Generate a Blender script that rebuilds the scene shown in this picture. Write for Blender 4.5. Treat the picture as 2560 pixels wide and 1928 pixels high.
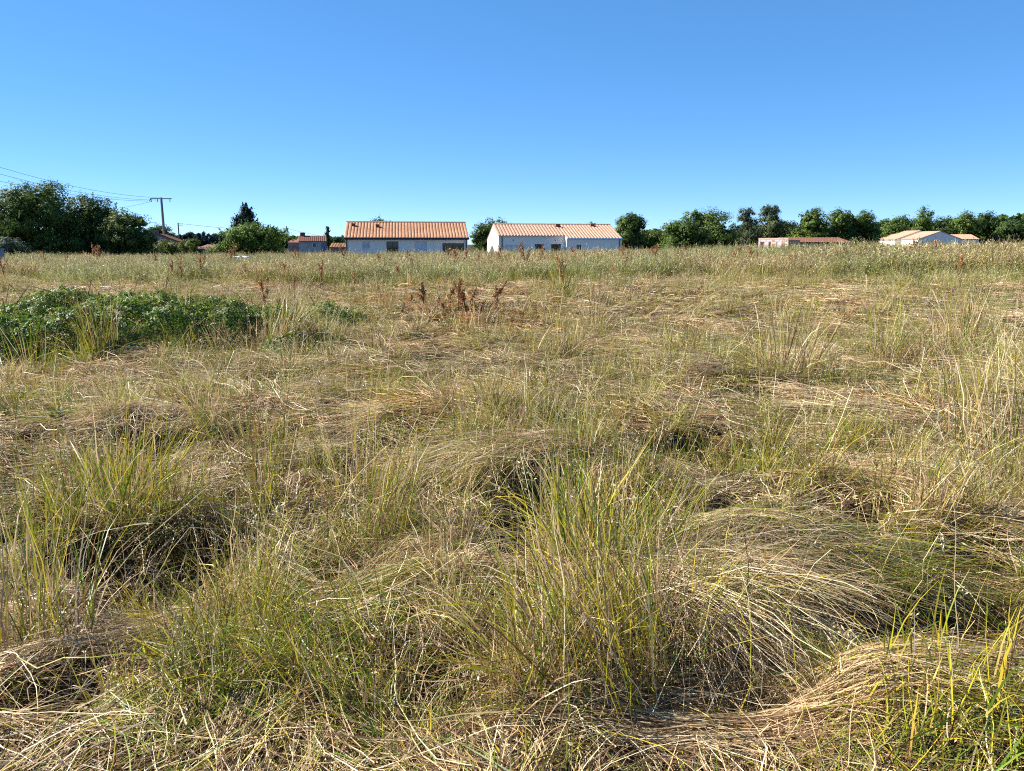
import bpy, bmesh, math, random
import numpy as np
from mathutils import Vector, Matrix

# ------------------------------------------------------------------ scene, camera, light
for o in list(bpy.data.objects): bpy.data.objects.remove(o)
SC = bpy.context.scene
COL = SC.collection
R = math.radians
F = 1923.0                      # focal length in photo pixels (2560 wide)
PITCH = R(10.4); CAMZ = 1.6
cam_d = bpy.data.cameras.new('camera'); cam = bpy.data.objects.new('camera', cam_d); COL.objects.link(cam)
cam_d.sensor_width = 36.0; cam_d.lens = 36.0 * F / 2560.0
cam_d.clip_start = 0.05; cam_d.clip_end = 8000
cam.location = (0, 0, CAMZ); cam.rotation_euler = (math.pi/2 - PITCH, 0, 0)
SC.camera = cam

SUN_AZ = R(75)                  # left of the view direction
SUN_EL = R(37)
SUN_DIR = Vector((-math.sin(SUN_AZ)*math.cos(SUN_EL), math.cos(SUN_AZ)*math.cos(SUN_EL), math.sin(SUN_EL)))
W = bpy.data.worlds.new('World'); SC.world = W; W.use_nodes = True
nt = W.node_tree; nt.nodes.clear()
sky = nt.nodes.new('ShaderNodeTexSky'); sky.sky_type = 'NISHITA'; sky.sun_disc = False
sky.sun_elevation = SUN_EL; sky.sun_rotation = -SUN_AZ
sky.altitude = 60; sky.air_density = 0.4; sky.dust_density = 0.0; sky.ozone_density = 7.0
hs = nt.nodes.new('ShaderNodeHueSaturation'); hs.inputs['Saturation'].default_value = 1.42; hs.inputs['Hue'].default_value = 0.502
bg = nt.nodes.new('ShaderNodeBackground'); bg.inputs['Strength'].default_value = 0.15
wo = nt.nodes.new('ShaderNodeOutputWorld')
gm = nt.nodes.new('ShaderNodeGamma'); gm.inputs['Gamma'].default_value = 0.55
nt.links.new(sky.outputs[0], gm.inputs['Color']); nt.links.new(gm.outputs[0], hs.inputs['Color']); nt.links.new(hs.outputs[0], bg.inputs['Color']); nt.links.new(bg.outputs[0], wo.inputs['Surface'])
sun_d = bpy.data.lights.new('sun', 'SUN'); sun = bpy.data.objects.new('sun', sun_d); COL.objects.link(sun)
sun_d.energy = 5.0; sun_d.angle = R(0.53); sun_d.color = (1.0, 0.945, 0.86)
sun.rotation_euler = (-SUN_DIR).to_track_quat('-Z', 'Y').to_euler()
sun.location = (0, 0, 30)
VS = SC.view_settings
VS.view_transform = 'Standard'; VS.look = 'None'; VS.gamma = 1.0; VS.exposure = 1.66; VS.use_curve_mapping = False
CY = SC.cycles
CY.max_bounces = 5; CY.diffuse_bounces = 3; CY.glossy_bounces = 2; CY.transmission_bounces = 3; CY.transparent_max_bounces = 4
CY.use_denoising = False
CY.filter_width = 1.1

# ------------------------------------------------------------------ helpers
rng = np.random.default_rng(7)
random.seed(7)
cp, sp = math.cos(PITCH), math.sin(PITCH)
def ray(x, y):
    u = (x - 1280) / F; v = -(y - 964) / F
    return Vector((u, v*sp + cp, v*cp - sp))
def at(x, y, Y):                                   # photo pixel at a given depth -> world point
    d = ray(x, y); return Vector((0, 0, CAMZ)) + d * (Y / d.y)
def zpx(y, Y): return at(1280, y, Y).z

def hash2(ix, iy, seed):
    h = (ix.astype(np.int64) * 374761393 + iy.astype(np.int64) * 668265263 + seed * 1442695041) & 0xFFFFFFFF
    h = ((h ^ (h >> 13)) * 1274126177) & 0xFFFFFFFF
    return ((h ^ (h >> 16)) & 0xFFFF) / 65535.0
def vnoise(x, y, seed=0):
    x = np.asarray(x, float); y = np.asarray(y, float)
    ix = np.floor(x); iy = np.floor(y); fx = x - ix; fy = y - iy
    fx = fx*fx*(3-2*fx); fy = fy*fy*(3-2*fy)
    a = hash2(ix, iy, seed); b = hash2(ix+1, iy, seed); c = hash2(ix, iy+1, seed); d = hash2(ix+1, iy+1, seed)
    return (a*(1-fx)+b*fx)*(1-fy) + (c*(1-fx)+d*fx)*fy
def fbm(x, y, seed=0, o=3):
    s = 0; a = 0.5; t = 0
    for k in range(o):
        s = s + a*vnoise(np.asarray(x)*2**k, np.asarray(y)*2**k, seed+k*17); t += a; a *= 0.5
    return s / t
def sstep(a, b, x):
    t = np.clip((x - a)/(b - a), 0, 1); return t*t*(3-2*t)

def base_ground(x, y):
    x = np.asarray(x, float); y = np.asarray(y, float)
    rise = 0.47 + 0.006*np.clip(x, -22, 26)
    g = rise * (sstep(7.5, 25, y) - sstep(47, 76, y))
    return g
def gpix(px, py):                                  # where a pixel's ray meets the field
    d = ray(px, py); t = 0.5
    for _ in range(4000):
        p = Vector((0, 0, CAMZ)) + d*t
        if p.z <= float(base_ground(p.x, p.y)): return p
        t += 0.02
    return p

# mounds (+) and hollows (-) of the trampled mat: photo pixel, radius m, height m
MOUNDS = [(1500,1690,.24,.10),(1640,1560,.3,.10),(1330,1190,.55,.20),(1900,1400,.45,.18),(2300,1290,.6,.12),(300,1330,.45,.10),(700,1720,.4,.12),
          (1180,1060,.6,.12),(2250,1780,.4,.10),(420,1080,.6,.08),(1000,1500,.4,.08),(1830,960,.7,.12),(2480,1170,.6,.14),(120,1700,.4,.08),
          (1990,1640,.28,-.18),(1720,1730,.26,-.20),(560,1450,.35,-.12),(1090,1760,.22,-.14),(2420,1270,.3,-.10),(700,1000,.5,-.10),
          (1320,1260,.3,-.12),(1000,1240,.35,-.08),(1730,800,.8,-.08),(330,1560,.3,-.08),(830,1420,.3,-.1)]
MND = [(gpix(a, b), r, h) for a, b, r, h in MOUNDS]
def pockets(x, y):                                # small dark gaps between the pushed over clumps
    return sstep(.565, .65, fbm(x/.55+71, y/.40+13, 33, 2))*(1-sstep(13, 20, y))
def ground(x, y):
    x = np.asarray(x, float); y = np.asarray(y, float)
    g = base_ground(x, y)
    near = 1 - sstep(14, 24, y)
    g = g + near*(0.26*(fbm(x/0.8+31, y/0.8+5, 3, 3)-0.5) + 0.12*(fbm(x/2.6+3, y/2.6, 9, 2)-0.5))
    g = g - near*0.22*pockets(x, y)
    for p, r, h in MND:
        d2 = ((x-p.x)**2 + (y-p.y)**2)/(r*r)
        g = g + h*np.exp(-d2)
    return g
def gz(x, y): return float(ground(np.array([x]), np.array([y]))[0])

# greenness of the field: photo pixel, radius m, amount
GREEN = [(620,1700,.55,.55),(800,1640,.4,.4),(1450,1640,.25,.35),(2300,1900,.5,.6),(2500,1880,.6,.5),(250,1290,.35,.35),(1880,1130,.5,.45),(2100,1430,.6,.35),
         (1250,870,1.2,.35),(1330,820,1.0,.25),(2050,800,1.5,.25),(700,870,1.2,.5),(2450,1000,.9,.25),(1150,1180,.6,.25),(2350,1500,.4,.4),(950,1000,.6,.25),(1500,1250,.6,.3),(640,1000,.8,.25),
         (330,1560,.5,-.3),(300,1500,.4,-.3),(2300,1180,.9,-.3),(500,1180,.7,-.2),(1500,720,5,-.2),(2200,720,4,-.15),(1900,1830,.5,-.2),(620,1080,.6,-.15),(1250,980,.8,-.1)]
GRN = [(gpix(a, b), r, h) for a, b, r, h in GREEN]
def greenness(x, y):
    g = 0.20 + 0.55*(fbm(x/1.4+50, y/1.4+9, 21, 3)-0.5)
    for p, r, h in GRN:
        g = g + h*np.exp(-((x-p.x)**2+(y-p.y)**2)/(r*r))
    return np.clip(g, 0.02, 0.95)

def link(o, parent=None):
    COL.objects.link(o)
    if parent is not None: o.parent = parent
    return o
def tag(o, label=None, cat=None, group=None, kind=None):
    if label: o['label'] = label
    if cat: o['category'] = cat
    if group: o['group'] = group
    if kind: o['kind'] = kind
    return o
def empty(name, loc=(0,0,0), rz=0.0):
    o = bpy.data.objects.new(name, None); o.location = loc; o.rotation_euler = (0, 0, rz); o.empty_display_size = 0.2
    return link(o)
def mesh_np(name, V, Fq, mat, col=None, smooth=False):
    V = np.ascontiguousarray(V, dtype=np.float32).reshape(-1, 3); Fq = np.ascontiguousarray(Fq, dtype=np.int32)
    n, k = Fq.shape
    me = bpy.data.meshes.new(name)
    me.vertices.add(len(V)); me.vertices.foreach_set('co', V.ravel())
    me.loops.add(n*k); me.loops.foreach_set('vertex_index', Fq.ravel())
    me.polygons.add(n); me.polygons.foreach_set('loop_start', np.arange(0, n*k, k, dtype=np.int32))
    if smooth: me.polygons.foreach_set('use_smooth', np.ones(n, dtype=bool))
    me.update(calc_edges=True)
    if col is not None:
        c = np.ones((len(V), 4), np.float32); c[:, :3] = np.asarray(col, np.float32).reshape(-1, 3)
        a = me.color_attributes.new('Col', 'FLOAT_COLOR', 'POINT'); a.data.foreach_set('color', c.ravel())
    if mat: me.materials.append(mat)
    return me
def obj(name, me, parent=None):
    return link(bpy.data.objects.new(name, me), parent)
class MB:                                          # collects boxes, tubes and polygons into one mesh
    def __init__(s): s.v = []; s.f = []
    def poly(s, pts, faces):
        b = len(s.v); s.v += [tuple(p) for p in pts]; s.f += [tuple(b+i for i in f) for f in faces]
    def box(s, x0, x1, y0, y1, z0, z1):
        s.poly([(x0,y0,z0),(x1,y0,z0),(x1,y1,z0),(x0,y1,z0),(x0,y0,z1),(x1,y0,z1),(x1,y1,z1),(x0,y1,z1)],
               [(0,3,2,1),(4,5,6,7),(0,1,5,4),(1,2,6,5),(2,3,7,6),(3,0,4,7)])
    def tube(s, pts, rad, n=8, cap=True):
        pts = [Vector(p) for p in pts]; rad = rad if hasattr(rad, '__len__') else [rad]*len(pts)
        b = len(s.v)
        for i, p in enumerate(pts):
            t = (pts[min(i+1, len(pts)-1)] - pts[max(i-1, 0)]).normalized()
            a = t.cross(Vector((0,0,1)) if abs(t.z) < .9 else Vector((1,0,0))).normalized(); c = t.cross(a)
            for k in range(n):
                w = 2*math.pi*k/n; s.v.append(tuple(p + (a*math.cos(w) + c*math.sin(w))*rad[i]))
        for i in range(len(pts)-1):
            for k in range(n):
                s.f.append((b+i*n+k, b+i*n+(k+1) % n, b+(i+1)*n+(k+1) % n, b+(i+1)*n+k))
        if cap:
            s.f.append(tuple(b+k for k in range(n))[::-1]); s.f.append(tuple(b+(len(pts)-1)*n+k for k in range(n)))
    def mesh(s, name, mat, smooth=False):
        me = bpy.data.meshes.new(name); me.from_pydata(s.v, [], s.f); me.update()
        if smooth: me.polygons.foreach_set('use_smooth', [True]*len(me.polygons))
        bm = bmesh.new(); bm.from_mesh(me); bmesh.ops.recalc_face_normals(bm, faces=bm.faces); bm.to_mesh(me); bm.free()
        if mat: me.materials.append(mat)
        return me
    def build(s, name, mat, parent=None, smooth=False): return obj(name, s.mesh(name, mat, smooth), parent)

# ------------------------------------------------------------------ materials
def newmat(name):
    m = bpy.data.materials.new(name); m.use_nodes = True; m.node_tree.nodes.clear(); return m, m.node_tree
def leafy(name, inst=False, trans=0.3, rough=0.5, spec=0.35, gain=1.0, varsat=0.0):
    m, t = newmat(name); N = t.nodes.new; L = t.links.new
    at_ = N('ShaderNodeAttribute'); at_.attribute_name = 'Col'
    colr = at_.outputs['Color']
    if inst:
        ti = N('ShaderNodeAttribute'); ti.attribute_type = 'INSTANCER'; ti.attribute_name = 'tint'
        mx = N('ShaderNodeMix'); mx.data_type = 'RGBA'; mx.blend_type = 'MULTIPLY'; mx.inputs['Factor'].default_value = 1
        L(colr, mx.inputs['A']); L(ti.outputs['Color'], mx.inputs['B']); colr = mx.outputs['Result']
    p = N('ShaderNodeBsdfPrincipled'); p.inputs['Roughness'].default_value = rough; p.inputs['Specular IOR Level'].default_value = spec
    tr = N('ShaderNodeBsdfTranslucent'); mix = N('ShaderNodeMixShader'); mix.inputs[0].default_value = trans
    out = N('ShaderNodeOutputMaterial')
    L(colr, p.inputs['Base Color']); L(colr, tr.inputs['Color']); L(p.outputs[0], mix.inputs[1]); L(tr.outputs[0], mix.inputs[2]); L(mix.outputs[0], out.inputs['Surface'])
    return m
def plain(name, c, rough=0.7, spec=0.3, noise=0.0, nscale=8.0, bump=0.0, bscale=60.0, metallic=0.0):
    m, t = newmat(name); N = t.nodes.new; L = t.links.new
    p = N('ShaderNodeBsdfPrincipled'); p.inputs['Roughness'].default_value = rough; p.inputs['Specular IOR Level'].default_value = spec; p.inputs['Metallic'].default_value = metallic
    out = N('ShaderNodeOutputMaterial'); L(p.outputs[0], out.inputs['Surface'])
    tc = N('ShaderNodeTexCoord')
    if noise > 0:
        nz = N('ShaderNodeTexNoise'); nz.inputs['Scale'].default_value = nscale; nz.inputs['Detail'].default_value = 6
        cr = N('ShaderNodeValToRGB'); e = cr.color_ramp.elements
        e[0].position = .3; e[1].position = .7
        e[0].color = tuple(x*(1-noise) for x in c[:3]) + (1,); e[1].color = tuple(min(1, x*(1+noise)) for x in c[:3]) + (1,)
        L(tc.outputs['Object'], nz.inputs['Vector']); L(nz.outputs['Fac'], cr.inputs['Fac']); L(cr.outputs['Color'], p.inputs['Base Color'])
    else: p.inputs['Base Color'].default_value = (*c[:3], 1)
    if bump > 0:
        nb = N('ShaderNodeTexNoise'); nb.inputs['Scale'].default_value = bscale; nb.inputs['Detail'].default_value = 4
        b = N('ShaderNodeBump'); b.inputs['Strength'].default_value = bump; b.inputs['Distance'].default_value = 0.02
        L(tc.outputs['Object'], nb.inputs['Vector']); L(nb.outputs['Fac'], b.inputs['Height']); L(b.outputs['Normal'], p.inputs['Normal'])
    return m
M = {}
M['grass'] = leafy('grass_blades', trans=0.30, rough=0.42, spec=0.22)
M['grass_i'] = leafy('grass_blades_scattered', inst=True, trans=0.30, rough=0.46, spec=0.18)
M['leaf'] = leafy('tree_leaves', trans=0.3, rough=0.6, spec=0.1)
M['bramble'] = leafy('bramble_leaves', trans=0.32, rough=0.55, spec=0.22)
M['dock'] = leafy('dock_seeds', trans=0.15, rough=0.6, spec=0.2)
M['bark'] = plain('bark', (.09,.07,.05), .9, .1, .4, 6, .5, 20)
M['cane'] = plain('bramble_cane', (.10,.06,.035), .7, .2, .3, 10)
M['render_white'] = plain('white_render', (.92,.85,.74), .9, .1, .03, 1.2)
M['shutter'] = plain('white_shutter', (.74,.75,.77), .5, .4, .02, 3)
M['anthracite'] = plain('anthracite_metal', (.035,.036,.04), .45, .5)
M['glass'] = plain('dark_glass', (.012,.014,.018), .06, .5)
M['concrete'] = plain('concrete', (.20,.19,.175), .85, .2, .2, 2.0)
M['oldwood'] = plain('old_wood_pole', (.12,.10,.08), .9, .15, .3, 2.0)
M['wire'] = plain('wire', (.05,.05,.055), .5, .4)
M['stone'] = plain('old_stone', (.24,.20,.18), .95, .1, .35, 1.4, .6, 7)
M['oldrender'] = plain('old_grey_render', (.40,.385,.37), .95, .1, .2, .8)
M['oldtile'] = plain('old_tile', (.17,.075,.05), .85, .2, .35, 2.5)
M['brick'] = plain('hollow_brick', (.56,.27,.17), .85, .2, .12, 3)
M['mortar'] = plain('mortar', (.62,.58,.54), .9, .2, .08, 3)
M['whiteplastic'] = plain('white_sheet', (.8,.8,.8), .45, .4)
M['bluepost'] = plain('blue_grey_paint', (.16,.19,.27), .6, .3, .1, 4)
def tile_mat(name, c1, c2, c3):
    m, t = newmat(name); N = t.nodes.new; L = t.links.new
    p = N('ShaderNodeBsdfPrincipled'); p.inputs['Roughness'].default_value = .75; p.inputs['Specular IOR Level'].default_value = .25
    out = N('ShaderNodeOutputMaterial'); L(p.outputs[0], out.inputs['Surface'])
    oi = N('ShaderNodeObjectInfo'); tc = N('ShaderNodeTexCoord'); nz = N('ShaderNodeTexNoise'); nz.inputs['Scale'].default_value = 2.2; nz.inputs['Detail'].default_value = 5
    sep = N('ShaderNodeVectorMath'); sep.operation = 'ADD'; sc_ = N('ShaderNodeVectorMath'); sc_.operation = 'SCALE'
    L(oi.outputs['Location'], sc_.inputs[0]); sc_.inputs['Scale'].default_value = 3.1
    L(tc.outputs['Object'], sep.inputs[0]); L(sc_.outputs[0], sep.inputs[1]); L(sep.outputs[0], nz.inputs['Vector'])
    cr = N('ShaderNodeValToRGB'); e = cr.color_ramp.elements; e[0].position = .3; e[0].color = (*c1, 1); e[1].position = .72; e[1].color = (*c3, 1)
    k = e.new(.5); k.color = (*c2, 1)
    L(nz.outputs['Fac'], cr.inputs['Fac']); L(cr.outputs['Color'], p.inputs['Base Color'])
    return m
M['tile_a'] = tile_mat('terracotta_tile', (.31,.15,.08), (.37,.19,.105), (.43,.24,.13))
M['tile_b'] = tile_mat('sandy_terracotta_tile', (.36,.20,.135), (.42,.25,.17), (.47,.30,.205))

# ground: straw thatch over brown soil
def ground_mat():
    m, t = newmat('field_thatch'); N = t.nodes.new; L = t.links.new
    p = N('ShaderNodeBsdfPrincipled'); p.inputs['Roughness'].default_value = .95; p.inputs['Specular IOR Level'].default_value = .1
    out = N('ShaderNodeOutputMaterial'); L(p.outputs[0], out.inputs['Surface'])
    tc = N('ShaderNodeTexCoord')
    n1 = N('ShaderNodeTexNoise'); n1.inputs['Scale'].default_value = 1.3; n1.inputs['Detail'].default_value = 8; n1.inputs['Roughness'].default_value = .65
    n2 = N('ShaderNodeTexNoise'); n2.inputs['Scale'].default_value = 45; n2.inputs['Detail'].default_value = 4
    L(tc.outputs['Object'], n1.inputs['Vector']); L(tc.outputs['Object'], n2.inputs['Vector'])
    cr = N('ShaderNodeValToRGB'); e = cr.color_ramp.elements
    e[0].position = .35; e[0].color = (.028,.018,.011,1); e[1].position = .7; e[1].color = (.09,.06,.03,1)
    k = e.new(.52); k.color = (.055,.038,.018,1)
    cr2 = N('ShaderNodeValToRGB'); f = cr2.color_ramp.elements; f[0].position = .35; f[0].color = (.45,.45,.45,1); f[1].position = .65; f[1].color = (1.3,1.3,1.3,1)
    mx = N('ShaderNodeMix'); mx.data_type = 'RGBA'; mx.blend_type = 'MULTIPLY'; mx.inputs['Factor'].default_value = 1
    L(n1.outputs['Fac'], cr.inputs['Fac']); L(n2.outputs['Fac'], cr2.inputs['Fac']); L(cr.outputs['Color'], mx.inputs['A']); L(cr2.outputs['Color'], mx.inputs['B'])
    L(mx.outputs['Result'], p.inputs['Base Color'])
    b = N('ShaderNodeBump'); b.inputs['Strength'].default_value = .8; b.inputs['Distance'].default_value = .03
    L(n2.outputs['Fac'], b.inputs['Height']); L(b.outputs['Normal'], p.inputs['Normal'])
    return m
M['ground'] = ground_mat()

# ------------------------------------------------------------------ ground sheet
xs = np.concatenate([-np.geomspace(3000, 26, 22), np.arange(-25, 25.01, .12), np.geomspace(26, 3000, 22)])
ys = np.concatenate([[-200, -60, -20, -8, -3], np.arange(0, 11, .09), np.arange(11, 30.01, .22), np.arange(31, 80, 1.5), np.geomspace(82, 5000, 24)])
GX, GY = np.meshgrid(xs, ys)
GZ = ground(GX, GY)
V = np.stack([GX, GY, GZ], -1).reshape(-1, 3)
ny, nx = GX.shape
idx = np.arange(ny*nx).reshape(ny, nx)
Fq = np.stack([idx[:-1,:-1], idx[:-1,1:], idx[1:,1:], idx[1:,:-1]], -1).reshape(-1, 4)
tag(obj('field_ground', mesh_np('field_ground', V, Fq, M['ground'], smooth=True)), kind='structure')

# ------------------------------------------------------------------ strands
def unit(a): return a / (np.linalg.norm(a, axis=-1, keepdims=True) + 1e-9)
def ribbons(C, half, side, c0, c1):
    """C (n,K,3) centre lines, half (n,K) half widths, side (n,3), colours base/tip (n,3) -> V, F, colours"""
    n, K, _ = C.shape
    S = side[:, None, :] * half[..., None]
    V = np.stack([C - S, C + S], 2).reshape(-1, 3)
    b = (np.arange(n)*K*2)[:, None] + (np.arange(K-1)*2)[None, :]
    Fq = np.stack([b, b+1, b+3, b+2], -1).reshape(-1, 4)
    s = np.linspace(0, 1, K)[None, :, None]
    c = c0[:, None, :]*(1-s) + c1[:, None, :]*s
    c = np.repeat(c[:, :, None, :], 2, 2).reshape(-1, 3)
    return V, Fq, c
def arcs(root, head, L, e0, e1, K, curl, gfn=None, off=None, p=1.0, kink=None, jit=.05):
    n = len(root)
    s = (np.arange(K-1)+.5)/(K-1)
    e = e0[:, None] + (e1-e0)[:, None]*(s[None, :]**p)
    h = head[:, None] + curl[:, None]*s[None, :]
    if kink is not None:                                       # a sharp bend part way, as on broken stems
        m = s[None, :] > kink[:, None]; e = np.where(m, e - 0.9, e)
    st = (L/(K-1))[:, None]
    d = np.stack([np.cos(e)*np.cos(h), np.cos(e)*np.sin(h), np.sin(e)], -1)*st[..., None]
    d += rng.normal(0, 1, d.shape)*(st*jit*2.2)[..., None]
    C = np.concatenate([root[:, None, :], root[:, None, :] + np.cumsum(d, 1)], 1)
    if gfn is not None:
        g = gfn(C[..., 0], C[..., 1])
        o = off[:, None] if off is not None else 0
        C[..., 2] = np.maximum(C[..., 2], g + o)
    return C
def sides(C, roll):
    t = unit(C[:, -1] - C[:, 0])
    h = unit(np.cross(t, np.array([0, 0, 1.0])) + 1e-4)
    v = np.cross(h, t)
    return unit(h*np.cos(roll)[:, None] + v*np.sin(roll)[:, None])
class Geo:
    def __init__(s): s.V = []; s.F = []; s.C = []; s.n = 0
    def add(s, V, Fq, C): s.V.append(V); s.F.append(Fq + s.n); s.C.append(C); s.n += len(V)
    def mesh(s, name, mat): return mesh_np(name, np.concatenate(s.V), np.concatenate(s.F), mat, np.concatenate(s.C))
def quads(P, a, b, col):
    """rhombic leaf / seed faces: centres P, long half axis a, short half axis b"""
    n = len(P); V = np.stack([P-a, P-b*1.0+a*.1, P+a, P+b+a*.1], 1).reshape(-1, 3)
    i = np.arange(n)[:, None]*4 + np.array([[0, 1, 2, 3]])
    return V, i, np.repeat(col, 4, 0)

STRAW = np.array([[.62,.48,.28],[.51,.38,.20],[.78,.67,.46],[.32,.205,.10],[.49,.35,.21],[.23,.14,.075],[.60,.47,.25]])
BROWN = np.array([[.15,.08,.035],[.10,.055,.028],[.20,.105,.045],[.17,.105,.05]])
GREENS = np.array([[.23,.26,.022],[.13,.20,.016],[.32,.31,.03],[.08,.145,.015],[.31,.27,.025],[.16,.235,.03]])
YEL = np.array([[.40,.33,.02],[.46,.34,.035],[.33,.32,.015]])
def pick(pal, n): return pal[rng.integers(0, len(pal), n)]*rng.uniform(.8, 1.15, (n, 1))
def mixcol(n, g, brown=.14):
    u = rng.random(n); gg = np.broadcast_to(g, (n,))
    c = pick(STRAW, n)
    c = np.where((u < gg)[:, None], pick(GREENS, n), c)
    u2 = rng.random(n)
    c = np.where((u2 < brown)[:, None], pick(BROWN, n), c)
    c = np.where(((u2 > .93) & (u < gg*1.6))[:, None], pick(YEL, n), c)
    return c

def patchtone(x, y):                              # older, paler and browner swathes of straw
    b = .80 + .75*(fbm(x/.85+5, y/.85+40, 55, 3)-.3)
    w = sstep(.5, .66, fbm(x/1.1+60, y/1.1+8, 57, 2))[..., None]; pale = sstep(.52, .68, fbm(x/1.3+10, y/1.3+80, 59, 2))[..., None]
    c = np.array([1.0, 1.0, 1.0])*(1-w) + np.array([1.03, .91, .80])*w
    return (c*(1-.75*pale) + np.array([1.15, 1.14, 1.22])*.75*pale)*b[..., None]
# ---- prototypes for scattered clumps, kept outside the scene and used only as instances
PROTO = bpy.data.collections.new('clump_shapes')
def proto(name, me):
    o = bpy.data.objects.new(name, me); PROTO.objects.link(o); return o
def lodged_clump(n, Lr, er, spread, K, g, wid, rad=.12, brown=.14):
    r = rad*np.sqrt(rng.random(n)); a = rng.uniform(0, 2*np.pi, n)
    root = np.stack([r*np.cos(a), r*np.sin(a), np.zeros(n)-.01], -1)
    head = rng.normal(0, spread, n)
    L = rng.uniform(*Lr, n)
    C = arcs(root, head, L, rng.uniform(*er, n), rng.uniform(-.9, -.1, n), K, rng.normal(0, .8, n),
             lambda x, y: 0*x, rng.uniform(.003, .09, n), p=.7, kink=np.where(rng.random(n) < .35, rng.uniform(.2, .9, n), 2), jit=.07)
    c = mixcol(n, g, brown)
    half = np.linspace(1, .45, K)[None, :]*(wid*rng.uniform(.6, 1.3, n))[:, None]
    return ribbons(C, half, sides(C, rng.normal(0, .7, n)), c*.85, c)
def seed_spray(C, frac, per, size, col, droop=.4):
    """spikelets along the top of each strand"""
    n, K, _ = C.shape
    P = []; A = []; B = []; cc = []
    for k in range(per):
        t = 1 - frac*rng.random(n)
        f = t*(K-1); i = np.minimum(f.astype(int), K-2); w = (f-i)[:, None]
        base = C[np.arange(n), i]*(1-w) + C[np.arange(n), i+1]*w
        dirn = unit(C[:, -1]-C[:, -2])*rng.uniform(.2, 1, (n, 1)) + rng.normal(0, .55, (n, 3)) - np.array([0, 0, droop])
        dirn = unit(dirn)
        ln = size*rng.uniform(.6, 1.4, (n, 1))
        P.append(base + dirn*ln*1.5); A.append(dirn*ln)
        B.append(unit(np.cross(dirn, rng.normal(0, 1, (n, 3))))*ln*.28)
        cc.append(col*rng.uniform(.85, 1.15, (n, 1)))
    return quads(np.concatenate(P), np.concatenate(A), np.concatenate(B), np.concatenate(cc))
def tall_clump(n, hr, g, wid, K=4, rad=.28, lean=0.0, head=None, heads=True, per=5, ss=.018):
    r = rad*np.sqrt(rng.random(n)); a = rng.uniform(0, 2*np.pi, n)
    root = np.stack([r*np.cos(a), r*np.sin(a), np.zeros(n)-.03], -1)
    hd = rng.uniform(0, 2*np.pi, n) if head is None else rng.normal(head, .6, n)
    L = rng.uniform(*hr, n)
    e0 = np.clip(rng.normal(1.42-lean, .10, n), .5, 1.57); e1 = e0 - np.abs(rng.normal(.35, .3, n))
    C = arcs(root, hd, L, e0, e1, K, rng.normal(0, .2, n), p=2.0)
    c = mixcol(n, g, .2); cg = np.where((rng.random(n) < .75)[:, None], pick(GREENS, n)*1.05, c)
    half = np.linspace(1, .5, K)[None, :]*(wid*rng.uniform(.6, 1.3, n))[:, None]
    G = Geo(); G.add(*ribbons(C, half, sides(C, rng.uniform(0, 3.14, n)), cg, c))
    if heads:
        m = rng.random(n) < .6
        pal = np.array([[.50,.43,.29],[.42,.34,.21],[.58,.51,.36],[.36,.26,.16]])
        G.add(*seed_spray(C[m], .26, per, ss, pick(pal, m.sum())))
    return G
def blade_tuft(n, hr, g, wid, K=5, rad=.10, spread=.22):
    r = rad*np.sqrt(rng.random(n)); a = rng.uniform(0, 2*np.pi, n)
    root = np.stack([r*np.cos(a), r*np.sin(a), np.zeros(n)-.02], -1)
    L = rng.uniform(*hr, n); e0 = np.clip(1.5-np.abs(rng.normal(0, spread, n)), .4, 1.57)
    C = arcs(root, a + rng.normal(0, .6, n), L, e0, e0-np.abs(rng.normal(.25, .35, n)), K, rng.normal(0, .3, n), p=1.8)
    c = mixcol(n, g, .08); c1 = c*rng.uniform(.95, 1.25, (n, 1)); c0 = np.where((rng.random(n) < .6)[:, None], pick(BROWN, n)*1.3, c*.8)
    half = np.linspace(1, .12, K)[None, :]*(wid*rng.uniform(.6, 1.3, n))[:, None]
    return ribbons(C, half, sides(C, rng.uniform(0, 3.14, n)), c0, c1), C

protos = {}
def reg(kind, idx_name, me):
    protos.setdefault(kind, []).append(proto(f'{len(sum(protos.values(), [])):03d}_{idx_name}', me))
for k in range(8):   # lodged straw, straw/green, green for the middle distance
    g = [.08,.2,.3,.45,.6,.1,.35,.2][k]
    G = Geo(); G.add(*lodged_clump(170, (.28,.75), (.1,.9), [.4,.7,.9,.5,.6,1.3,1.6,.8][k], 6, g, .0027)); 
    G.add(*lodged_clump(90, (.08,.28), (-.1,.5), 3.0, 3, g*.6, .0029, rad=.38, brown=.5))
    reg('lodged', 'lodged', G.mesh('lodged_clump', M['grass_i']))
for k in range(8):   # the same further off, fewer and broader strands
    g = [.05,.15,.3,.45,.55,.1,.25,.2][k]
    G = Geo(); G.add(*lodged_clump(110, (.25,.65), (.1,1.0), [.5,.8,1.2,.6,.7,1.5,1.7,.9][k], 5, g, .0050))
    G.add(*lodged_clump(60, (.08,.25), (-.1,.5), 3.0, 3, g*.5, .0055, rad=.38, brown=.42))
    reg('far', 'lodged_far', G.mesh('lodged_clump_far', M['grass_i']))
for k in range(8):
    G = tall_clump(34, (.55,1.02), [.25,.4,.3,.5,.6,.35,.45,.3][k], .0066, 5, .32, lean=[0,.1,0,.15,.05,.2,0,.1][k], per=7, ss=.030)
    reg('tall', 'tall', G.mesh('tall_clump', M['grass_i']))
for k in range(5):
    rb, C = blade_tuft(60, (.2,.55), [.8,.95,.7,.85,.5][k], .0036, 4, .10, .3)
    G = Geo(); G.add(*rb); reg('tuft', 'tuft', G.mesh('upright_tuft', M['grass_i']))
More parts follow.
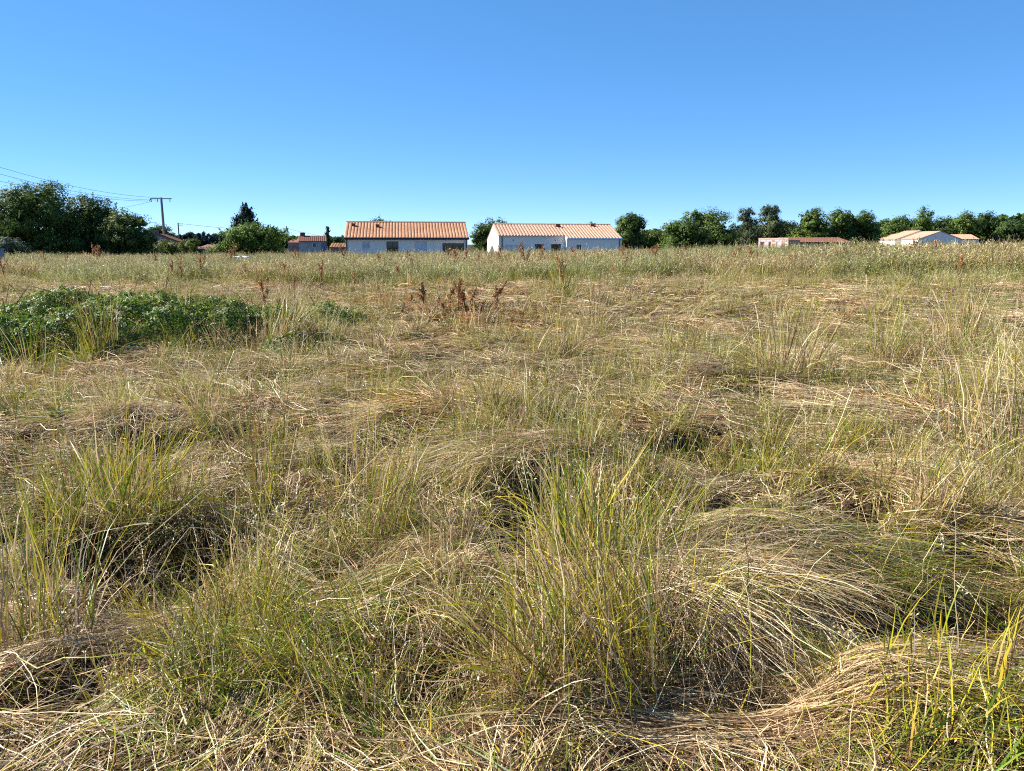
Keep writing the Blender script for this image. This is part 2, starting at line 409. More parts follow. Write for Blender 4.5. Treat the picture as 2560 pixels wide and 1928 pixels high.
for k in range(5):
    G = tall_clump(22, (.35,.8), [.4,.6,.5,.7,.3][k], .0026, 5, .16, lean=[.1,.2,.05,.3,.15][k], per=7, ss=.011)
    reg('stems', 'stems', G.mesh('upright_stems', M['grass_i']))
def tussock(n, h, g, wid, lean=0.0, K=5, rad=.14, fall=.45):
    r = rad*np.sqrt(rng.random(n)); a = rng.uniform(0, 2*np.pi, n)
    root = np.stack([r*np.cos(a), r*np.sin(a), np.full(n, -.03)], -1)
    f = rng.random(n) < fall
    e0 = np.where(f, rng.uniform(.25, 1.05, n), np.clip(rng.normal(1.33, .18, n), .6, 1.57))
    e1 = np.where(f, rng.uniform(-1.0, -.1, n), e0 - np.abs(rng.normal(.3, .35, n)))
    hd = np.where(rng.random(n) < .65, rng.normal(lean, .8, n), a)
    C = arcs(root, hd, h*rng.uniform(.4, 1.15, n), e0, e1, K, rng.normal(0, .5, n), lambda x, y: 0*x, rng.uniform(.003, .08, n), p=1.3,
             kink=np.where(rng.random(n) < .15, rng.uniform(.4, .9, n), 2), jit=.035)
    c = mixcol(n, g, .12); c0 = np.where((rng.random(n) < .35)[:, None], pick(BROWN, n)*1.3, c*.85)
    half = np.concatenate([np.linspace(.8, 1, K//2), np.linspace(1, .15, K-K//2)])[None, :]*(wid*rng.uniform(.45, 1.6, n))[:, None]
    G = Geo(); G.add(*ribbons(C, half, sides(C, rng.uniform(0, 3.14, n)), c0, c))
    m = (~f) & (rng.random(n) < .16)
    if m.sum(): G.add(*seed_spray(C[m], .22, 9, wid*4.2, pick(STRAW*.85, m.sum())))
    return G
for k in range(9):
    G = tussock(200, [.5,.42,.6,.38,.5,.55,.45,.36,.62][k], [.35,.6,.45,.75,.2,.5,.65,.3,.4][k], .0017, K=6, fall=[.5,.35,.3,.5,.55,.4,.4,.65,.25][k])
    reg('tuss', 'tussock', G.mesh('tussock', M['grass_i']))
for k in range(9):
    G = tussock(110, [.5,.42,.6,.38,.5,.55,.45,.36,.62][k], [.35,.6,.45,.75,.2,.5,.65,.3,.4][k], .0034, K=5, fall=[.5,.35,.3,.5,.55,.4,.4,.65,.25][k])
    reg('tussfar', 'tussock_far', G.mesh('tussock_far', M['grass_i']))
allp = sorted(PROTO.objects, key=lambda o: o.name)
IDX = {k: [allp.index(o) for o in v] for k, v in protos.items()}

def scatter_tree():
    t = bpy.data.node_groups.new('scatter', 'GeometryNodeTree')
    t.interface.new_socket('Geometry', in_out='INPUT', socket_type='NodeSocketGeometry'); t.interface.new_socket('Geometry', in_out='OUTPUT', socket_type='NodeSocketGeometry')
    N = t.nodes.new; L = t.links.new
    gi = N('NodeGroupInput'); go = N('NodeGroupOutput'); ci = N('GeometryNodeCollectionInfo'); ip = N('GeometryNodeInstanceOnPoints')
    ci.inputs['Collection'].default_value = PROTO; ci.inputs['Separate Children'].default_value = True; ci.inputs['Reset Children'].default_value = True
    def na(nm, dt):
        a = N('GeometryNodeInputNamedAttribute'); a.data_type = dt; a.inputs['Name'].default_value = nm
        return [s for s in a.outputs if s.enabled and s.name == 'Attribute'][0]
    ip.inputs['Pick Instance'].default_value = True
    L(gi.outputs[0], ip.inputs['Points']); L(ci.outputs[0], ip.inputs['Instance']); L(na('idx', 'INT'), ip.inputs['Instance Index'])
    L(na('rot', 'FLOAT_VECTOR'), ip.inputs['Rotation']); L(na('scl', 'FLOAT_VECTOR'), ip.inputs['Scale']); L(ip.outputs[0], go.inputs[0])
    return t
SCAT = scatter_tree()
def scatter(name, P, idx, rot, scl, tint):
    n = len(P); me = bpy.data.meshes.new(name); me.vertices.add(n); me.vertices.foreach_set('co', np.asarray(P, np.float32).ravel())
    a = me.attributes.new('idx', 'INT', 'POINT'); a.data.foreach_set('value', np.asarray(idx, np.int32))
    for nm, v in (('rot', rot), ('scl', scl), ('tint', tint)):
        a = me.attributes.new(nm, 'FLOAT_VECTOR', 'POINT'); a.data.foreach_set('vector', np.ascontiguousarray(v, np.float32).ravel())
    o = obj(name, me); md = o.modifiers.new('scatter', 'NODES'); md.node_group = SCAT
    return o
def wedge(n, y0, y1, k=.74, pad=.8):              # uniform points in the view wedge between two depths
    out = []
    while sum(len(o) for o in out) < n:
        y = rng.uniform(y0, y1, n*2); x = rng.uniform(-1, 1, n*2)*(k*y1+pad)
        m = np.abs(x) < k*y+pad; out.append(np.stack([x[m], y[m]], -1))
    return np.concatenate(out)[:n]
def flow(x, y):                                   # the way the grass was pushed over
    a = 2.6*(fbm(x/2.2+7, y/2.2+3, 41, 2)-.5)*2
    return a + np.where(fbm(x/3.1, y/3.1+20, 44, 2) > .5, 0, np.pi)

# soil shows in these hollows
BARE = [(gpix(a, b), r) for a, b, r in [(1990,1625,.13),(2430,1265,.16),(760,1005,.15),(1085,1745,.10),(1725,1715,.15),(570,1455,.14),(1330,1255,.16),(330,1565,.10),(850,1425,.12),(1760,1010,.2),(1650,1800,.10)]]
def notbare(x, y):
    k = (pockets(x, y) < .45) | (rng.random(len(x)) < .12)
    for p, r in BARE: k &= ((x-p.x)**2 + ((y-p.y)*.8)**2) > r*r
    return k

# ---- foreground mat (up to 6.5 m), every strand laid on the ground one by one
mat_geo = Geo()
def near_litter(n, y0, y1, Lr, wid):
    P = wedge(n, y0, y1); k = notbare(P[:, 0], P[:, 1]); P = P[k]; n = len(P)
    x, y = P.T
    root = np.stack([x, y, ground(x, y)+.004], -1); g = greenness(x, y)
    hd = np.where(rng.random(n) < .55, flow(x, y)+rng.normal(0, .5, n), rng.uniform(0, 6.28, n))
    C = arcs(root, hd, rng.uniform(*Lr, n), rng.uniform(-.1, .5, n), rng.uniform(-.5, .2, n), 3, rng.normal(0, .6, n), ground, rng.uniform(.002, .05, n))
    c = mixcol(n, g*.5, .5)*patchtone(x, y)
    half = np.linspace(1, .5, 3)[None, :]*(wid*rng.uniform(.5, 1.3, n))[:, None]
    mat_geo.add(*ribbons(C, half, sides(C, rng.normal(0, .6, n)), c, c))
near_litter(30000, 1.6, 4.2, (.04,.24), .0019)
near_litter(36000, 4.0, 7.6, (.05,.26), .0025)
def near_lodged(P, per, Lr, wid, K, hdf=None, gadd=0, er=(.15,1.0), spread=.32, rad=.10):
    m = len(P); n = m*per
    x0 = np.repeat(P[:, 0], per); y0 = np.repeat(P[:, 1], per)
    r = rad*np.sqrt(rng.random(n)); a = rng.uniform(0, 6.28, n)
    x = x0 + r*np.cos(a); y = y0 + r*np.sin(a)
    th = flow(P[:, 0], P[:, 1]) + rng.normal(0, .5, m) if hdf is None else hdf
    hd = np.repeat(th, per) + rng.normal(0, spread, n)
    sc = np.repeat(rng.uniform(.75, 1.2, m), per); lift = np.repeat(rng.uniform(.4, 1.1, m), per)
    root = np.stack([x, y, ground(x, y)-.01], -1)
    g = np.clip(np.repeat(greenness(P[:, 0], P[:, 1]) + rng.normal(0, .16, m) + gadd, per), 0, 1)
    k = notbare(x, y); 
    C = arcs(root, hd, rng.uniform(*Lr, n)*sc, rng.uniform(*er, n)*lift, rng.uniform(-.9, -.05, n), K, rng.normal(0, .7, n), ground, rng.uniform(.004, .09, n), p=.75, kink=np.where(rng.random(n) < .3, rng.uniform(.2, .9, n), 2), jit=.05)
    c = mixcol(n, g, .10)*np.repeat(patchtone(P[:, 0], P[:, 1]), per, 0)
    half = np.linspace(1, .4, K)[None, :]*(wid*rng.uniform(.5, 1.35, n))[:, None]
    sd = sides(C, rng.normal(0, .7, n))
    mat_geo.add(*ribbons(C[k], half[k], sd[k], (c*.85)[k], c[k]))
    return C, c
near_lodged(wedge(230, 1.7, 4.2), 105, (.18,.62), .0018, 6, spread=.5, rad=.13)
near_lodged(wedge(330, 4.0, 7.4), 80, (.18,.62), .0023, 5, spread=.5, rad=.13)
# bands of long brown straw combed sideways along the bottom right, and combed heaps right of centre
def band(px0, px1, py0, py1, m, per, head, spread, L, g, wid=.0018, er=(.02,.35)):
    pts = np.array([[*(lambda q: (q.x, q.y))(gpix(random.uniform(px0, px1), random.uniform(py0, py1)))] for _ in range(m)])
    return near_lodged(pts, per, L, wid, 7, rng.normal(head, .18, m), g, er, spread, .14)
band(1250, 2050, 1740, 1900, 26, 90, 0.05, .13, (.5,1.0), -.25)
band(1800, 2400, 1320, 1430, 22, 90, -.25, .2, (.5,1.0), .05, .002)
band(1950, 2250, 1160, 1260, 14, 90, -.55, .2, (.4,.9), .1, .002)
band(2200, 2560, 1130, 1240, 22, 80, -.5, .35, (.4,.8), -.4, .002)
band(300, 560, 1440, 1540, 10, 100, -2.6, .2, (.4,.8), -.4)
band(1620, 1780, 1430, 1600, 14, 100, -.95, .28, (.5,1.0), -.1, .0018, (.4,1.0))
band(1240, 1420, 1100, 1200, 10, 90, -2.6, .35, (.5,1.0), -.05, .002, (.3,.9))
def chaff(n, y0, y1, size):                       # broken bits of leaf and husk lying on the mat
    P = wedge(n, y0, y1); x, y = P.T; P3 = np.stack([x, y, ground(x, y)+rng.uniform(.005, .075, n)], -1)
    a = unit(np.stack([rng.normal(0, 1, n), rng.normal(0, 1, n), rng.normal(0, .35, n)], -1)); b = unit(np.cross(a, rng.normal(0, .5, (n, 3)) + np.array([0, 0, 1])))
    ln = size*rng.uniform(.5, 1.8, (n, 1)); c = mixcol(n, .15, .25)
    mat_geo.add(*quads(P3, a*ln, b*ln*rng.uniform(.08, .25, (n, 1)), c))
chaff(26000, 1.8, 4.3, .012); chaff(26000, 4.2, 7.6, .016)
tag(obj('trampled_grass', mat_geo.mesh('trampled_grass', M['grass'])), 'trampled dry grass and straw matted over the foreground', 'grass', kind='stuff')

# ---- trampled grass beyond, scattered clumps
def scat_lodged(name, kind, n, y0, y1, smin, smax, label, bright=1.0):
    P = wedge(n, y0, y1, pad=1.5); P = P[notbare(P[:, 0], P[:, 1])]; n = len(P); x, y = P.T
    g = np.clip(greenness(x, y) + rng.normal(0, .12, n), 0, 1)
    order = np.array(sorted(range(8), key=lambda k: [.08,.2,.3,.45,.6,.1,.35,.2][k]))
    ii = np.array(IDX[kind])[order[np.clip((g*1.25*8 + rng.normal(0, 1, n)).astype(int), 0, 7)]]
    s = rng.uniform(smin, smax, n)
    t = rng.normal(1, .09, (n, 1))*np.array([[1, 1, 1]]) + rng.normal(0, .025, (n, 3)); t *= bright*patchtone(x, y)
    rot = np.stack([rng.normal(0, .06, n), rng.normal(0, .06, n), flow(x, y)+rng.normal(0, .7, n)], -1)
    o = scatter(name, np.stack([x, y, ground(x, y)], -1), ii, rot, np.stack([s, s, s*rng.uniform(.7, 1.2, n)], -1), t)
    return tag(o, label, 'grass', kind='stuff')
scat_lodged('flattened_grass', 'lodged', 1700, 6.6, 13.5, .8, 1.25, 'flattened straw coloured grass across the middle of the field')
scat_lodged('flattened_grass', 'far', 3800, 13, 25.5, .85, 1.4, 'flattened pale grass in front of the tall standing grass')
# loose half fallen tussocks all over the trampled field
def scat_tussock(name, kind, n, y0, y1, label, smin=.6, smax=1.1):
    P = wedge(n, y0, y1, pad=.6); x, y = P.T; k = (pockets(x, y) < .3) & (fbm(x/1.7+14, y/1.7+2, 91, 2) > .36) & ((x < .12*y) | (rng.random(n) < .4)); x = x[k]; y = y[k]; n = len(x)
    g = np.clip(greenness(x, y)*1.5 + rng.normal(0, .2, n), 0, .99)
    order = np.array(sorted(range(9), key=lambda k: [.35,.6,.45,.75,.2,.5,.65,.3,.4][k]))
    ii = np.array(IDX[kind])[order[(g*9).astype(int)]]; s_ = rng.uniform(smin, smax, n)
    t = rng.normal(1, .1, (n, 1)) + rng.normal(0, .03, (n, 3))
    return tag(scatter(name, np.stack([x, y, ground(x, y)], -1), ii, np.stack([rng.normal(0, .12, n), rng.normal(0, .12, n), flow(x, y)+rng.normal(0, 1, n)], -1), np.stack([s_, s_, s_*rng.uniform(.8, 1.15, n)], -1), t), label, 'grass', kind='stuff')
scat_tussock('loose_tussocks', 'tuss', 210, 2.4, 8.5, 'loose half fallen grass tussocks in the foreground', .5, 1.05)
scat_tussock('loose_tussocks', 'tussfar', 640, 8.5, 22, 'loose half fallen grass tussocks in the middle of the field')
q = [gpix(random.gauss(1130, 95), random.gauss(782, 24)) for _ in range(130)]; x = np.array([v.x for v in q]); y = np.array([v.y for v in q]); n = 130; s_ = rng.uniform(.5, .95, n)
tag(scatter('rusty_dead_stems', np.stack([x, y, ground(x, y)], -1), rng.choice(IDX['far'], n), np.stack([rng.normal(0, .2, n), rng.normal(0, .2, n), rng.uniform(0, 6.28, n)], -1), np.stack([s_*.8, s_*.8, s_*1.9], -1), np.array([[.98,.58,.40]])*rng.normal(.85, .15, (n, 1))),
    'rusty dead stems lying round the collapsed dock plants', 'grass', kind='stuff')
q = [gpix(random.uniform(-40, 880), 872-.04*random.uniform(0, 900)+random.gauss(0, 22)) for _ in range(170)] + [gpix(random.gauss(720, 90), random.gauss(850, 40)) for _ in range(70)]
x = np.array([v.x for v in q]); y = np.array([v.y for v in q]); n = len(q); s_ = rng.uniform(.55, 1.05, n)
tag(scatter('bramble_edge_grass', np.stack([x, y, ground(x, y)], -1), np.where(rng.random(n) < .4, rng.choice(IDX['stems'], n), rng.choice(IDX['tussfar'], n)), np.stack([rng.normal(0, .18, n), rng.normal(0, .18, n), rng.uniform(0, 6.28, n)], -1), np.stack([s_, s_, s_*1.1], -1), rng.normal(1, .08, (n, 1)) + rng.normal(0, .03, (n, 3))),
    'olive and straw grass growing through the edge of the brambles', 'grass', kind='stuff')
# scattered upright stems and tufts standing in the trampled field
P = np.concatenate([wedge(460, 3.0, 8, pad=.5), wedge(1150, 8, 15), wedge(1700, 15, 25)]); x, y = P.T; n = len(P)
keep = (fbm(x/1.3+4, y/1.3, 77, 2) > .42); x = x[keep]; y = y[keep]; n = len(x)
near = y < 8
ii = np.where(rng.random(n) < np.where(near, .55, .5), rng.choice(IDX['tuft'], n), rng.choice(IDX['stems'], n))
s = rng.uniform(.5, 1.0, n)
t = rng.normal(1, .08, (n, 1)) + rng.normal(0, .03, (n, 3))
tag(scatter('standing_stems', np.stack([x, y, ground(x, y)], -1), ii, np.stack([rng.normal(0, .15, n), rng.normal(0, .15, n), rng.uniform(0, 6.28, n)], -1), np.stack([s, s, s], -1), t),
    'loose upright stems standing in the trampled field', 'grass', kind='stuff')
# more standing grass on the right
P = wedge(1500, 6.5, 22); x, y = P.T; keep = (x > .30*y) & (rng.random(len(x)) < sstep(.30, .62, x/y)*.8+.15); x = x[keep]; y = y[keep]; n = len(x)
ii = np.where(rng.random(n) < .25, rng.choice(IDX['tuft'], n), rng.choice(IDX['stems'], n)); s = rng.uniform(.55, 1.05, n)
tag(scatter('half_standing_grass', np.stack([x, y, ground(x, y)], -1), ii, np.stack([rng.normal(0, .2, n), rng.normal(.1, .2, n), rng.uniform(0, 6.28, n)], -1), np.stack([s, s, s], -1), rng.normal(1.02, .08, (n, 1)) + rng.normal(0, .03, (n, 3))),
    'half standing pale grass along the right of the field', 'grass', kind='stuff')

# ---- the tall uncut grass
def tall_band(name, n, y0, y1, label, s0, s1, loose=False):
    P = wedge(n, y0, y1, .76, 2); x, y = P.T
    edge = 23.2 + 2.2*(fbm(x/3.0+9, x*0+4, 61, 2)-.5)*2
    k = (y > edge) if not loose else (rng.random(n) < sstep(16, 24, y)*(.3+fbm(x/2, y/2, 15, 2)))
    x = x[k]; y = y[k]; n = len(x)
    s = rng.uniform(s0, s1, n)*np.where(rng.random(n) < .12, 1.25, 1)*(.66 + .08*sstep(-11, 5, x) + .18*sstep(9.0, 12.0, x))*(.85+.3*fbm(x/4, y/4, 12, 2))
    pt = fbm(x/3.5+90, y/3.5, 63, 3)
    gr = np.array([.80, .95, .72]); pk = np.array([1.02, 1.0, .84]); w = sstep(.35, .65, pt)[:, None]
    t = (gr*w + pk*(1-w))*rng.uniform(.62, 1.12, (n, 1))
    rot = np.stack([rng.normal(0, .08, n), rng.normal(.05, .08, n), rng.uniform(0, 6.28, n)], -1)
    o = scatter(name, np.stack([x, y, ground(x, y)], -1), rng.choice(IDX['tall'], n), rot, np.stack([s, s, s], -1), t)
    tag(o, label, 'grass', kind='stuff')
tall_band('tall_grass', 6000, 21.5, 33, 'tall standing grass with pale seed heads at the edge of the cut', .85, 1.15)
tall_band('tall_grass', 700, 16.5, 25, 'scattered taller grass thinning out in front of the standing edge', .5, .85, True)
tall_band('tall_grass', 5200, 33, 56, 'tall standing grass behind reaching towards the houses', .9, 1.2)

# ------------------------------------------------------------------ trees
def leaf_cards(P, nrm, size, col, asp=.62):
    n = len(P)
    nrm = unit(nrm); r = unit(np.cross(nrm, rng.normal(0, 1, (n, 3)))); b = np.cross(nrm, r)
    s = size*rng.uniform(.6, 1.35, (n, 1))
    return quads(P, r*s, b*s*asp, col)
def crown(lobes, nclu, per, crad, lsize, cols, core=.18, up=0.0, fill=True):
    """lobes: (cx,cy,cz,rx,ry,rz); leaf faces gathered in clusters over the lobes"""
    lobes = np.array(lobes, float); w = lobes[:, 3]*lobes[:, 5]; w = w/w.sum()
    li = rng.choice(len(lobes), nclu, p=w); lb = lobes[li]
    d = unit(rng.normal(0, 1, (nclu, 3))); d[:, 2] = np.where(d[:, 2] < -.5, -d[:, 2], d[:, 2])
    rr = np.where(rng.random(nclu) < core, rng.uniform(.3, .75, nclu), rng.uniform(.78, 1.04, nclu))
    c = lb[:, :3] + d*lb[:, 3:]*rr[:, None]
    cr = crad*rng.uniform(.55, 1.4, nclu)
    ccol = pick(np.array(cols), nclu)
    n = nclu*per
    off = unit(rng.normal(0, 1, (n, 3)))*(rng.random((n, 1))**.5)*1.05; off[:, 2] *= .8; off += np.repeat(d, per, 0)*rng.uniform(0, .3, (n, 1)); off[:, 2] += up*np.abs(rng.normal(0, 1, n))
    P = np.repeat(c, per, 0) + off*np.repeat(cr, per)[:, None]
    nr = np.repeat(d, per, 0)*.9 + off*1.0 + rng.normal(0, .38, (n, 3)) + np.array([0, 0, .25])
    col = np.repeat(ccol, per, 0)*rng.uniform(.75, 1.25, (n, 1))
    A = leaf_cards(P, nr, lsize, col)
    m = nclu*9; li = rng.choice(len(lobes), m, p=w); lb = lobes[li]          # inner leaves that close the crown
    d = unit(rng.normal(0, 1, (m, 3))); Pc = lb[:, :3] + d*lb[:, 3:]*rng.uniform(.35, .8, m)[:, None]
    B = leaf_cards(Pc, d + rng.normal(0, .5, (m, 3)), lsize*2.3, pick(np.array(cols), m)) if fill else None
    if B is None: return A
    return np.concatenate([A[0], B[0]]), np.concatenate([A[1], B[1]+len(A[0])]), np.concatenate([A[2], B[2]])
def trunk_mesh(h, r, limbs, base=(0,0,0), spread=1.0, up=.5):
    m = MB(); b = Vector(base)
    pts = [b + Vector((random.uniform(-.05,.05)*k, random.uniform(-.05,.05)*k, h*k/4)) for k in range(5)]
    m.tube(pts, [r*1.35, r, r*.85, r*.65, r*.35], 7)
    for k in range(limbs):
        a = random.uniform(0, 6.28); z0 = h*random.uniform(.35, .8); L = spread*random.uniform(.6, 1.0)
        p0 = pts[0]*0 + b + Vector((0, 0, z0))
        p1 = p0 + Vector((math.cos(a)*L*.5, math.sin(a)*L*.5, L*up*.6)); p2 = p0 + Vector((math.cos(a)*L, math.sin(a)*L, L*up*1.4))
        m.tube([p0, p1, p2], [r*.45, r*.3, r*.12], 5)
    return m.mesh('trunk', M['bark'], True)
def auto_lobes(w, h, z0, n, depth=None, round_=True):
    depth = depth or w; L = [(0, 0, z0+(h-z0)*.5, w*.36, depth*.36, (h-z0)*.46)]
    for k in range(n):
        a = 6.28*k/n + random.uniform(-.4, .4); zz = random.uniform(.2, .82); q = (1 - abs(zz-.42)*1.05) if round_ else (1.05-zz)
        rr = random.uniform(.20, .30)
        L.append((math.cos(a)*w*.30*q*1.1, math.sin(a)*depth*.30*q*1.1, z0+(h-z0)*zz, w*rr, depth*rr, (h-z0)*rr*.75))
    if z0 < h*.03:                                 # bushy to the ground
        for q in (-.30, -.1, .12, .30): L.append((w*q, random.uniform(-.1,.1)*depth, h*random.uniform(.16,.26), w*.22, depth*.24, h*.2))
    # the lobes must stay within the height
    return [(x, y, min(z, h-rz), rx, ry, rz) for x, y, z, rx, ry, rz in L]
OAK = [(0.077,0.126,0.027),(0.096,0.148,0.031),(0.062,0.106,0.024),(0.116,0.170,0.035)]
DARK = [(0.039,0.066,0.024),(0.048,0.079,0.028),(0.033,0.056,0.021)]
WILLOW = [(0.078,0.114,0.028),(0.098,0.141,0.037),(0.059,0.090,0.021),(0.120,0.160,0.046)]
BRIGHT = [(0.139,0.211,0.027),(0.167,0.252,0.037),(0.111,0.178,0.024)]
OLIVE = [(0.128,0.152,0.030),(0.153,0.170,0.039),(0.102,0.133,0.030)]
PINE = [(0.053,0.078,0.041),(0.067,0.093,0.052),(0.075,0.086,0.041)]
def tree(name, label, cat, px0, px1, ytop, Y, z0f=.12, lobes=7, nclu=150, per=45, crad=.55, ls=.13, cols=OAK, group=None, yaw=0, trunk=True, lobe_list=None, rnd=True, core=.18, up=0.0, basez=0.0, limbs=5, sprays=0):
    c = at((px0+px1)/2, ytop, Y); w = (px1-px0)/F*Y*(1.12 if Y > 110 else 1.04); h = c.z - basez
    t = empty(name, (c.x, Y, basez)); tag(t, label, cat, group)
    L = lobe_list(w, h) if lobe_list else auto_lobes(w, h, h*z0f, lobes, None, rnd)
    G = Geo(); G.add(*crown(L, nclu, per, crad, ls, cols, core, up, core > 0))
    if sprays:                                     # feathery shoots rising out of the crown
        LL = np.array(L); li = rng.integers(0, len(LL), sprays); d = unit(rng.normal(0, .7, (sprays, 3)) + np.array([0, 0, .8]))
        p0 = LL[li, :3] + d*LL[li, 3:]*.9; dr = unit(d + np.array([0, 0, .9])); ln = crad*rng.uniform(.8, 1.7, sprays)
        s = rng.random((sprays, 26)); P = (p0[:, None] + dr[:, None]*(s*ln[:, None])[..., None] + rng.normal(0, .10*crad, (sprays, 26, 3))*(1.2-s)[..., None]).reshape(-1, 3)
        G.add(*leaf_cards(P, rng.normal(0, 1, (len(P), 3)), ls*.9, np.repeat(pick(np.array(cols), sprays), 26, 0)*rng.uniform(.8, 1.2, (sprays*26, 1))))
    obj('crown', G.mesh('crown', M['leaf']), t)
    if trunk: obj('trunk', trunk_mesh(h*.7, max(.10, h*.025), limbs, (0,0,0), w*.35), t)
    return t

# left: three tall dark trees
tree('broadleaf_tree', 'tallest dark leafy tree at the left edge below the wires', 'tree', -40, 170, 452, 62, .02, 10, 420, 80, .55, .075, WILLOW+OAK[:2], sprays=30)
tree('broadleaf_tree', 'dark dense tree in the middle of the left hand tree group', 'tree', 132, 302, 478, 66, .02, 8, 330, 75, .55, .075, DARK + OAK[:2], sprays=22)
tree('broadleaf_tree', 'smaller rounded dark tree left of the tall utility pole', 'tree', 250, 376, 524, 63, .02, 7, 190, 65, .45, .08, [WILLOW[0], OAK[2], DARK[1], OLIVE[2]], sprays=20)
tree('shrub', 'low grey green shrub under the tree at the left edge', 'shrub', -20, 62, 590, 57, .0, 5, 90, 60, .35, .075, [(.10,.14,.085),(.13,.16,.11),(.08,.11,.06)], trunk=True)
tree('hedge', 'olive green hedge at the foot of the tall utility pole', 'hedge', 352, 452, 607, 84, .0, 8, 130, 60, .45, .09, OLIVE, lobe_list=lambda w, h: [(w*(k/7-.5), random.uniform(-.4,.4), h*.55, w*.12, .8, h*.42) for k in range(8)])
tree('broadleaf_tree', 'small dark tree behind the stone gable house', 'tree', 364, 440, 564, 128, .1, 6, 110, 45, .6, .15, OAK+DARK)
tree('shrub', 'yellowish green rounded bush right of the short wooden pole', 'shrub', 452, 500, 598, 88, .0, 6, 110, 50, .35, .09, [OLIVE[0], BRIGHT[2], OLIVE[2]])
def cedar(w, h):
    L = []
    for k in range(16):
        z = h*(.2+.74*k/15); q = (1-k/15.5)**.75
        a = random.uniform(0, 6.28); r = w*.40*q
        L.append((math.cos(a)*r*.75, math.sin(a)*r*.75, z, w*.13*(q+.25), w*.13*(q+.25), h*.055))
    L.append((0, 0, h*.5, w*.14, w*.14, h*.44)); return L
tree('conifer_tree', 'dark ragged conifer rising behind the bright green tree', 'tree', 556, 668, 514, 98, .1, 0, 210, 42, .5, .12, [(.022,.04,.026),(.03,.05,.03),(.018,.032,.024)], lobe_list=cedar, sprays=50, limbs=10)
tree('broadleaf_tree', 'bright green spiky tree in front of the dark conifer', 'tree', 536, 714, 556, 88, .0, 9, 300, 55, .5, .10, [BRIGHT[0], BRIGHT[2], OAK[3], OAK[0], (.05,.09,.02)], sprays=110)
tree('conifer_tree', 'tiny distant conifer spike above the old house roof', 'tree', 812, 825, 570, 210, .0, 0, 30, 30, .5, .2, DARK, lobe_list=lambda w, h: [(random.uniform(-.2,.2), 0, h*(.3+.7*k/5), w*.3*(1.1-k/6), w*.3, h*.08) for k in range(6)])
# centre: trees behind the two houses
tree('broadleaf_tree', 'leafy tree top showing just above the left house roof', 'tree', 925, 985, 549, 130, .1, 6, 90, 40, .6, .16, OAK)
tree('broadleaf_tree', 'dark green tree filling the gap left of the right house', 'tree', 1188, 1285, 547, 116, .0, 8, 240, 50, .6, .13, OAK+DARK[:1])
tree('broadleaf_tree', 'thin twiggy tree top poking over the right house ridge', 'tree', 1458, 1500, 556, 145, .1, 4, 40, 24, .7, .16, PINE, core=0)
tree('broadleaf_tree', 'round dark green tree standing alone right of the right house', 'tree', 1532, 1609, 534, 118, .06, 8, 240, 52, .55, .13, OAK+DARK[:2])
tree('hedge', 'low green hedge between the round tree and the wide tree', 'hedge', 1585, 1712, 576, 128, .0, 8, 170, 45, .7, .14, OAK+OLIVE[2:], lobe_list=lambda w, h: [(w*(k/8-.5), random.uniform(-.6,.6), h*random.uniform(.45,.6), w*.12, 1.1, h*.42) for k in range(9)])
tree('broadleaf_tree', 'left slope of the wide tree mass beside the hedge', 'tree', 1660, 1768, 545, 124, .0, 8, 220, 48, .7, .14, OAK)
tree('broadleaf_tree', 'broad dark domed tree, tallest of the wide mass right of centre', 'tree', 1715, 1845, 521, 127, .02, 9, 300, 50, .75, .14, OAK+DARK[:1])
def sparse(w, h):
    return [(random.uniform(-.28,.28)*w*(1.25-k/15), random.uniform(-.25,.25)*w, h*(.10+.85*k/15), w*.20, w*.20, h*.06) for k in range(16)]
tree('pine_tree', 'thin see through pine with bare branches beside the broad tree', 'tree', 1838, 1898, 524, 134, .1, 0, 170, 34, .6, .14, PINE, lobe_list=sparse, core=0, limbs=12)
tree('pine_tree', 'taller ragged pine with gaps showing sky, right of the thin pine', 'tree', 1884, 1966, 516, 137, .1, 0, 260, 36, .6, .14, PINE+OLIVE[2:], lobe_list=sparse, core=0, limbs=14)
tree('broadleaf_tree', 'dark undergrowth tree filling in below the two ragged pines', 'tree', 1826, 1985, 556, 143, .0, 9, 200, 45, .75, .16, DARK+OAK[2:3]+PINE[:1])
tree('broadleaf_tree', 'low dark tree behind the bright bush right of the pines', 'tree', 1944, 2028, 556, 146, .0, 7, 150, 45, .75, .16, DARK+OAK[2:3])
tree('shrub', 'bright green rounded bush behind the brick shell of a house', 'shrub', 1970, 2030, 571, 132, .0, 6, 110, 45, .55, .13, BRIGHT[:1]+OLIVE)
tree('broadleaf_tree', 'upright forked tree at the left of the right hand tree group', 'tree', 2008, 2072, 519, 138, .05, 7, 170, 45, .65, .15, OAK+OLIVE[2:])
tree('broadleaf_tree', 'dark full tree in the middle of the right hand tree group', 'tree', 2058, 2148, 519, 140, .02, 8, 230, 48, .7, .15, OAK+DARK[:2])
tree('broadleaf_tree', 'lighter topped tree at the right of the right hand tree group', 'tree', 2128, 2198, 523, 142, .02, 7, 180, 45, .7, .15, [OAK[3], OAK[0], OLIVE[2]])
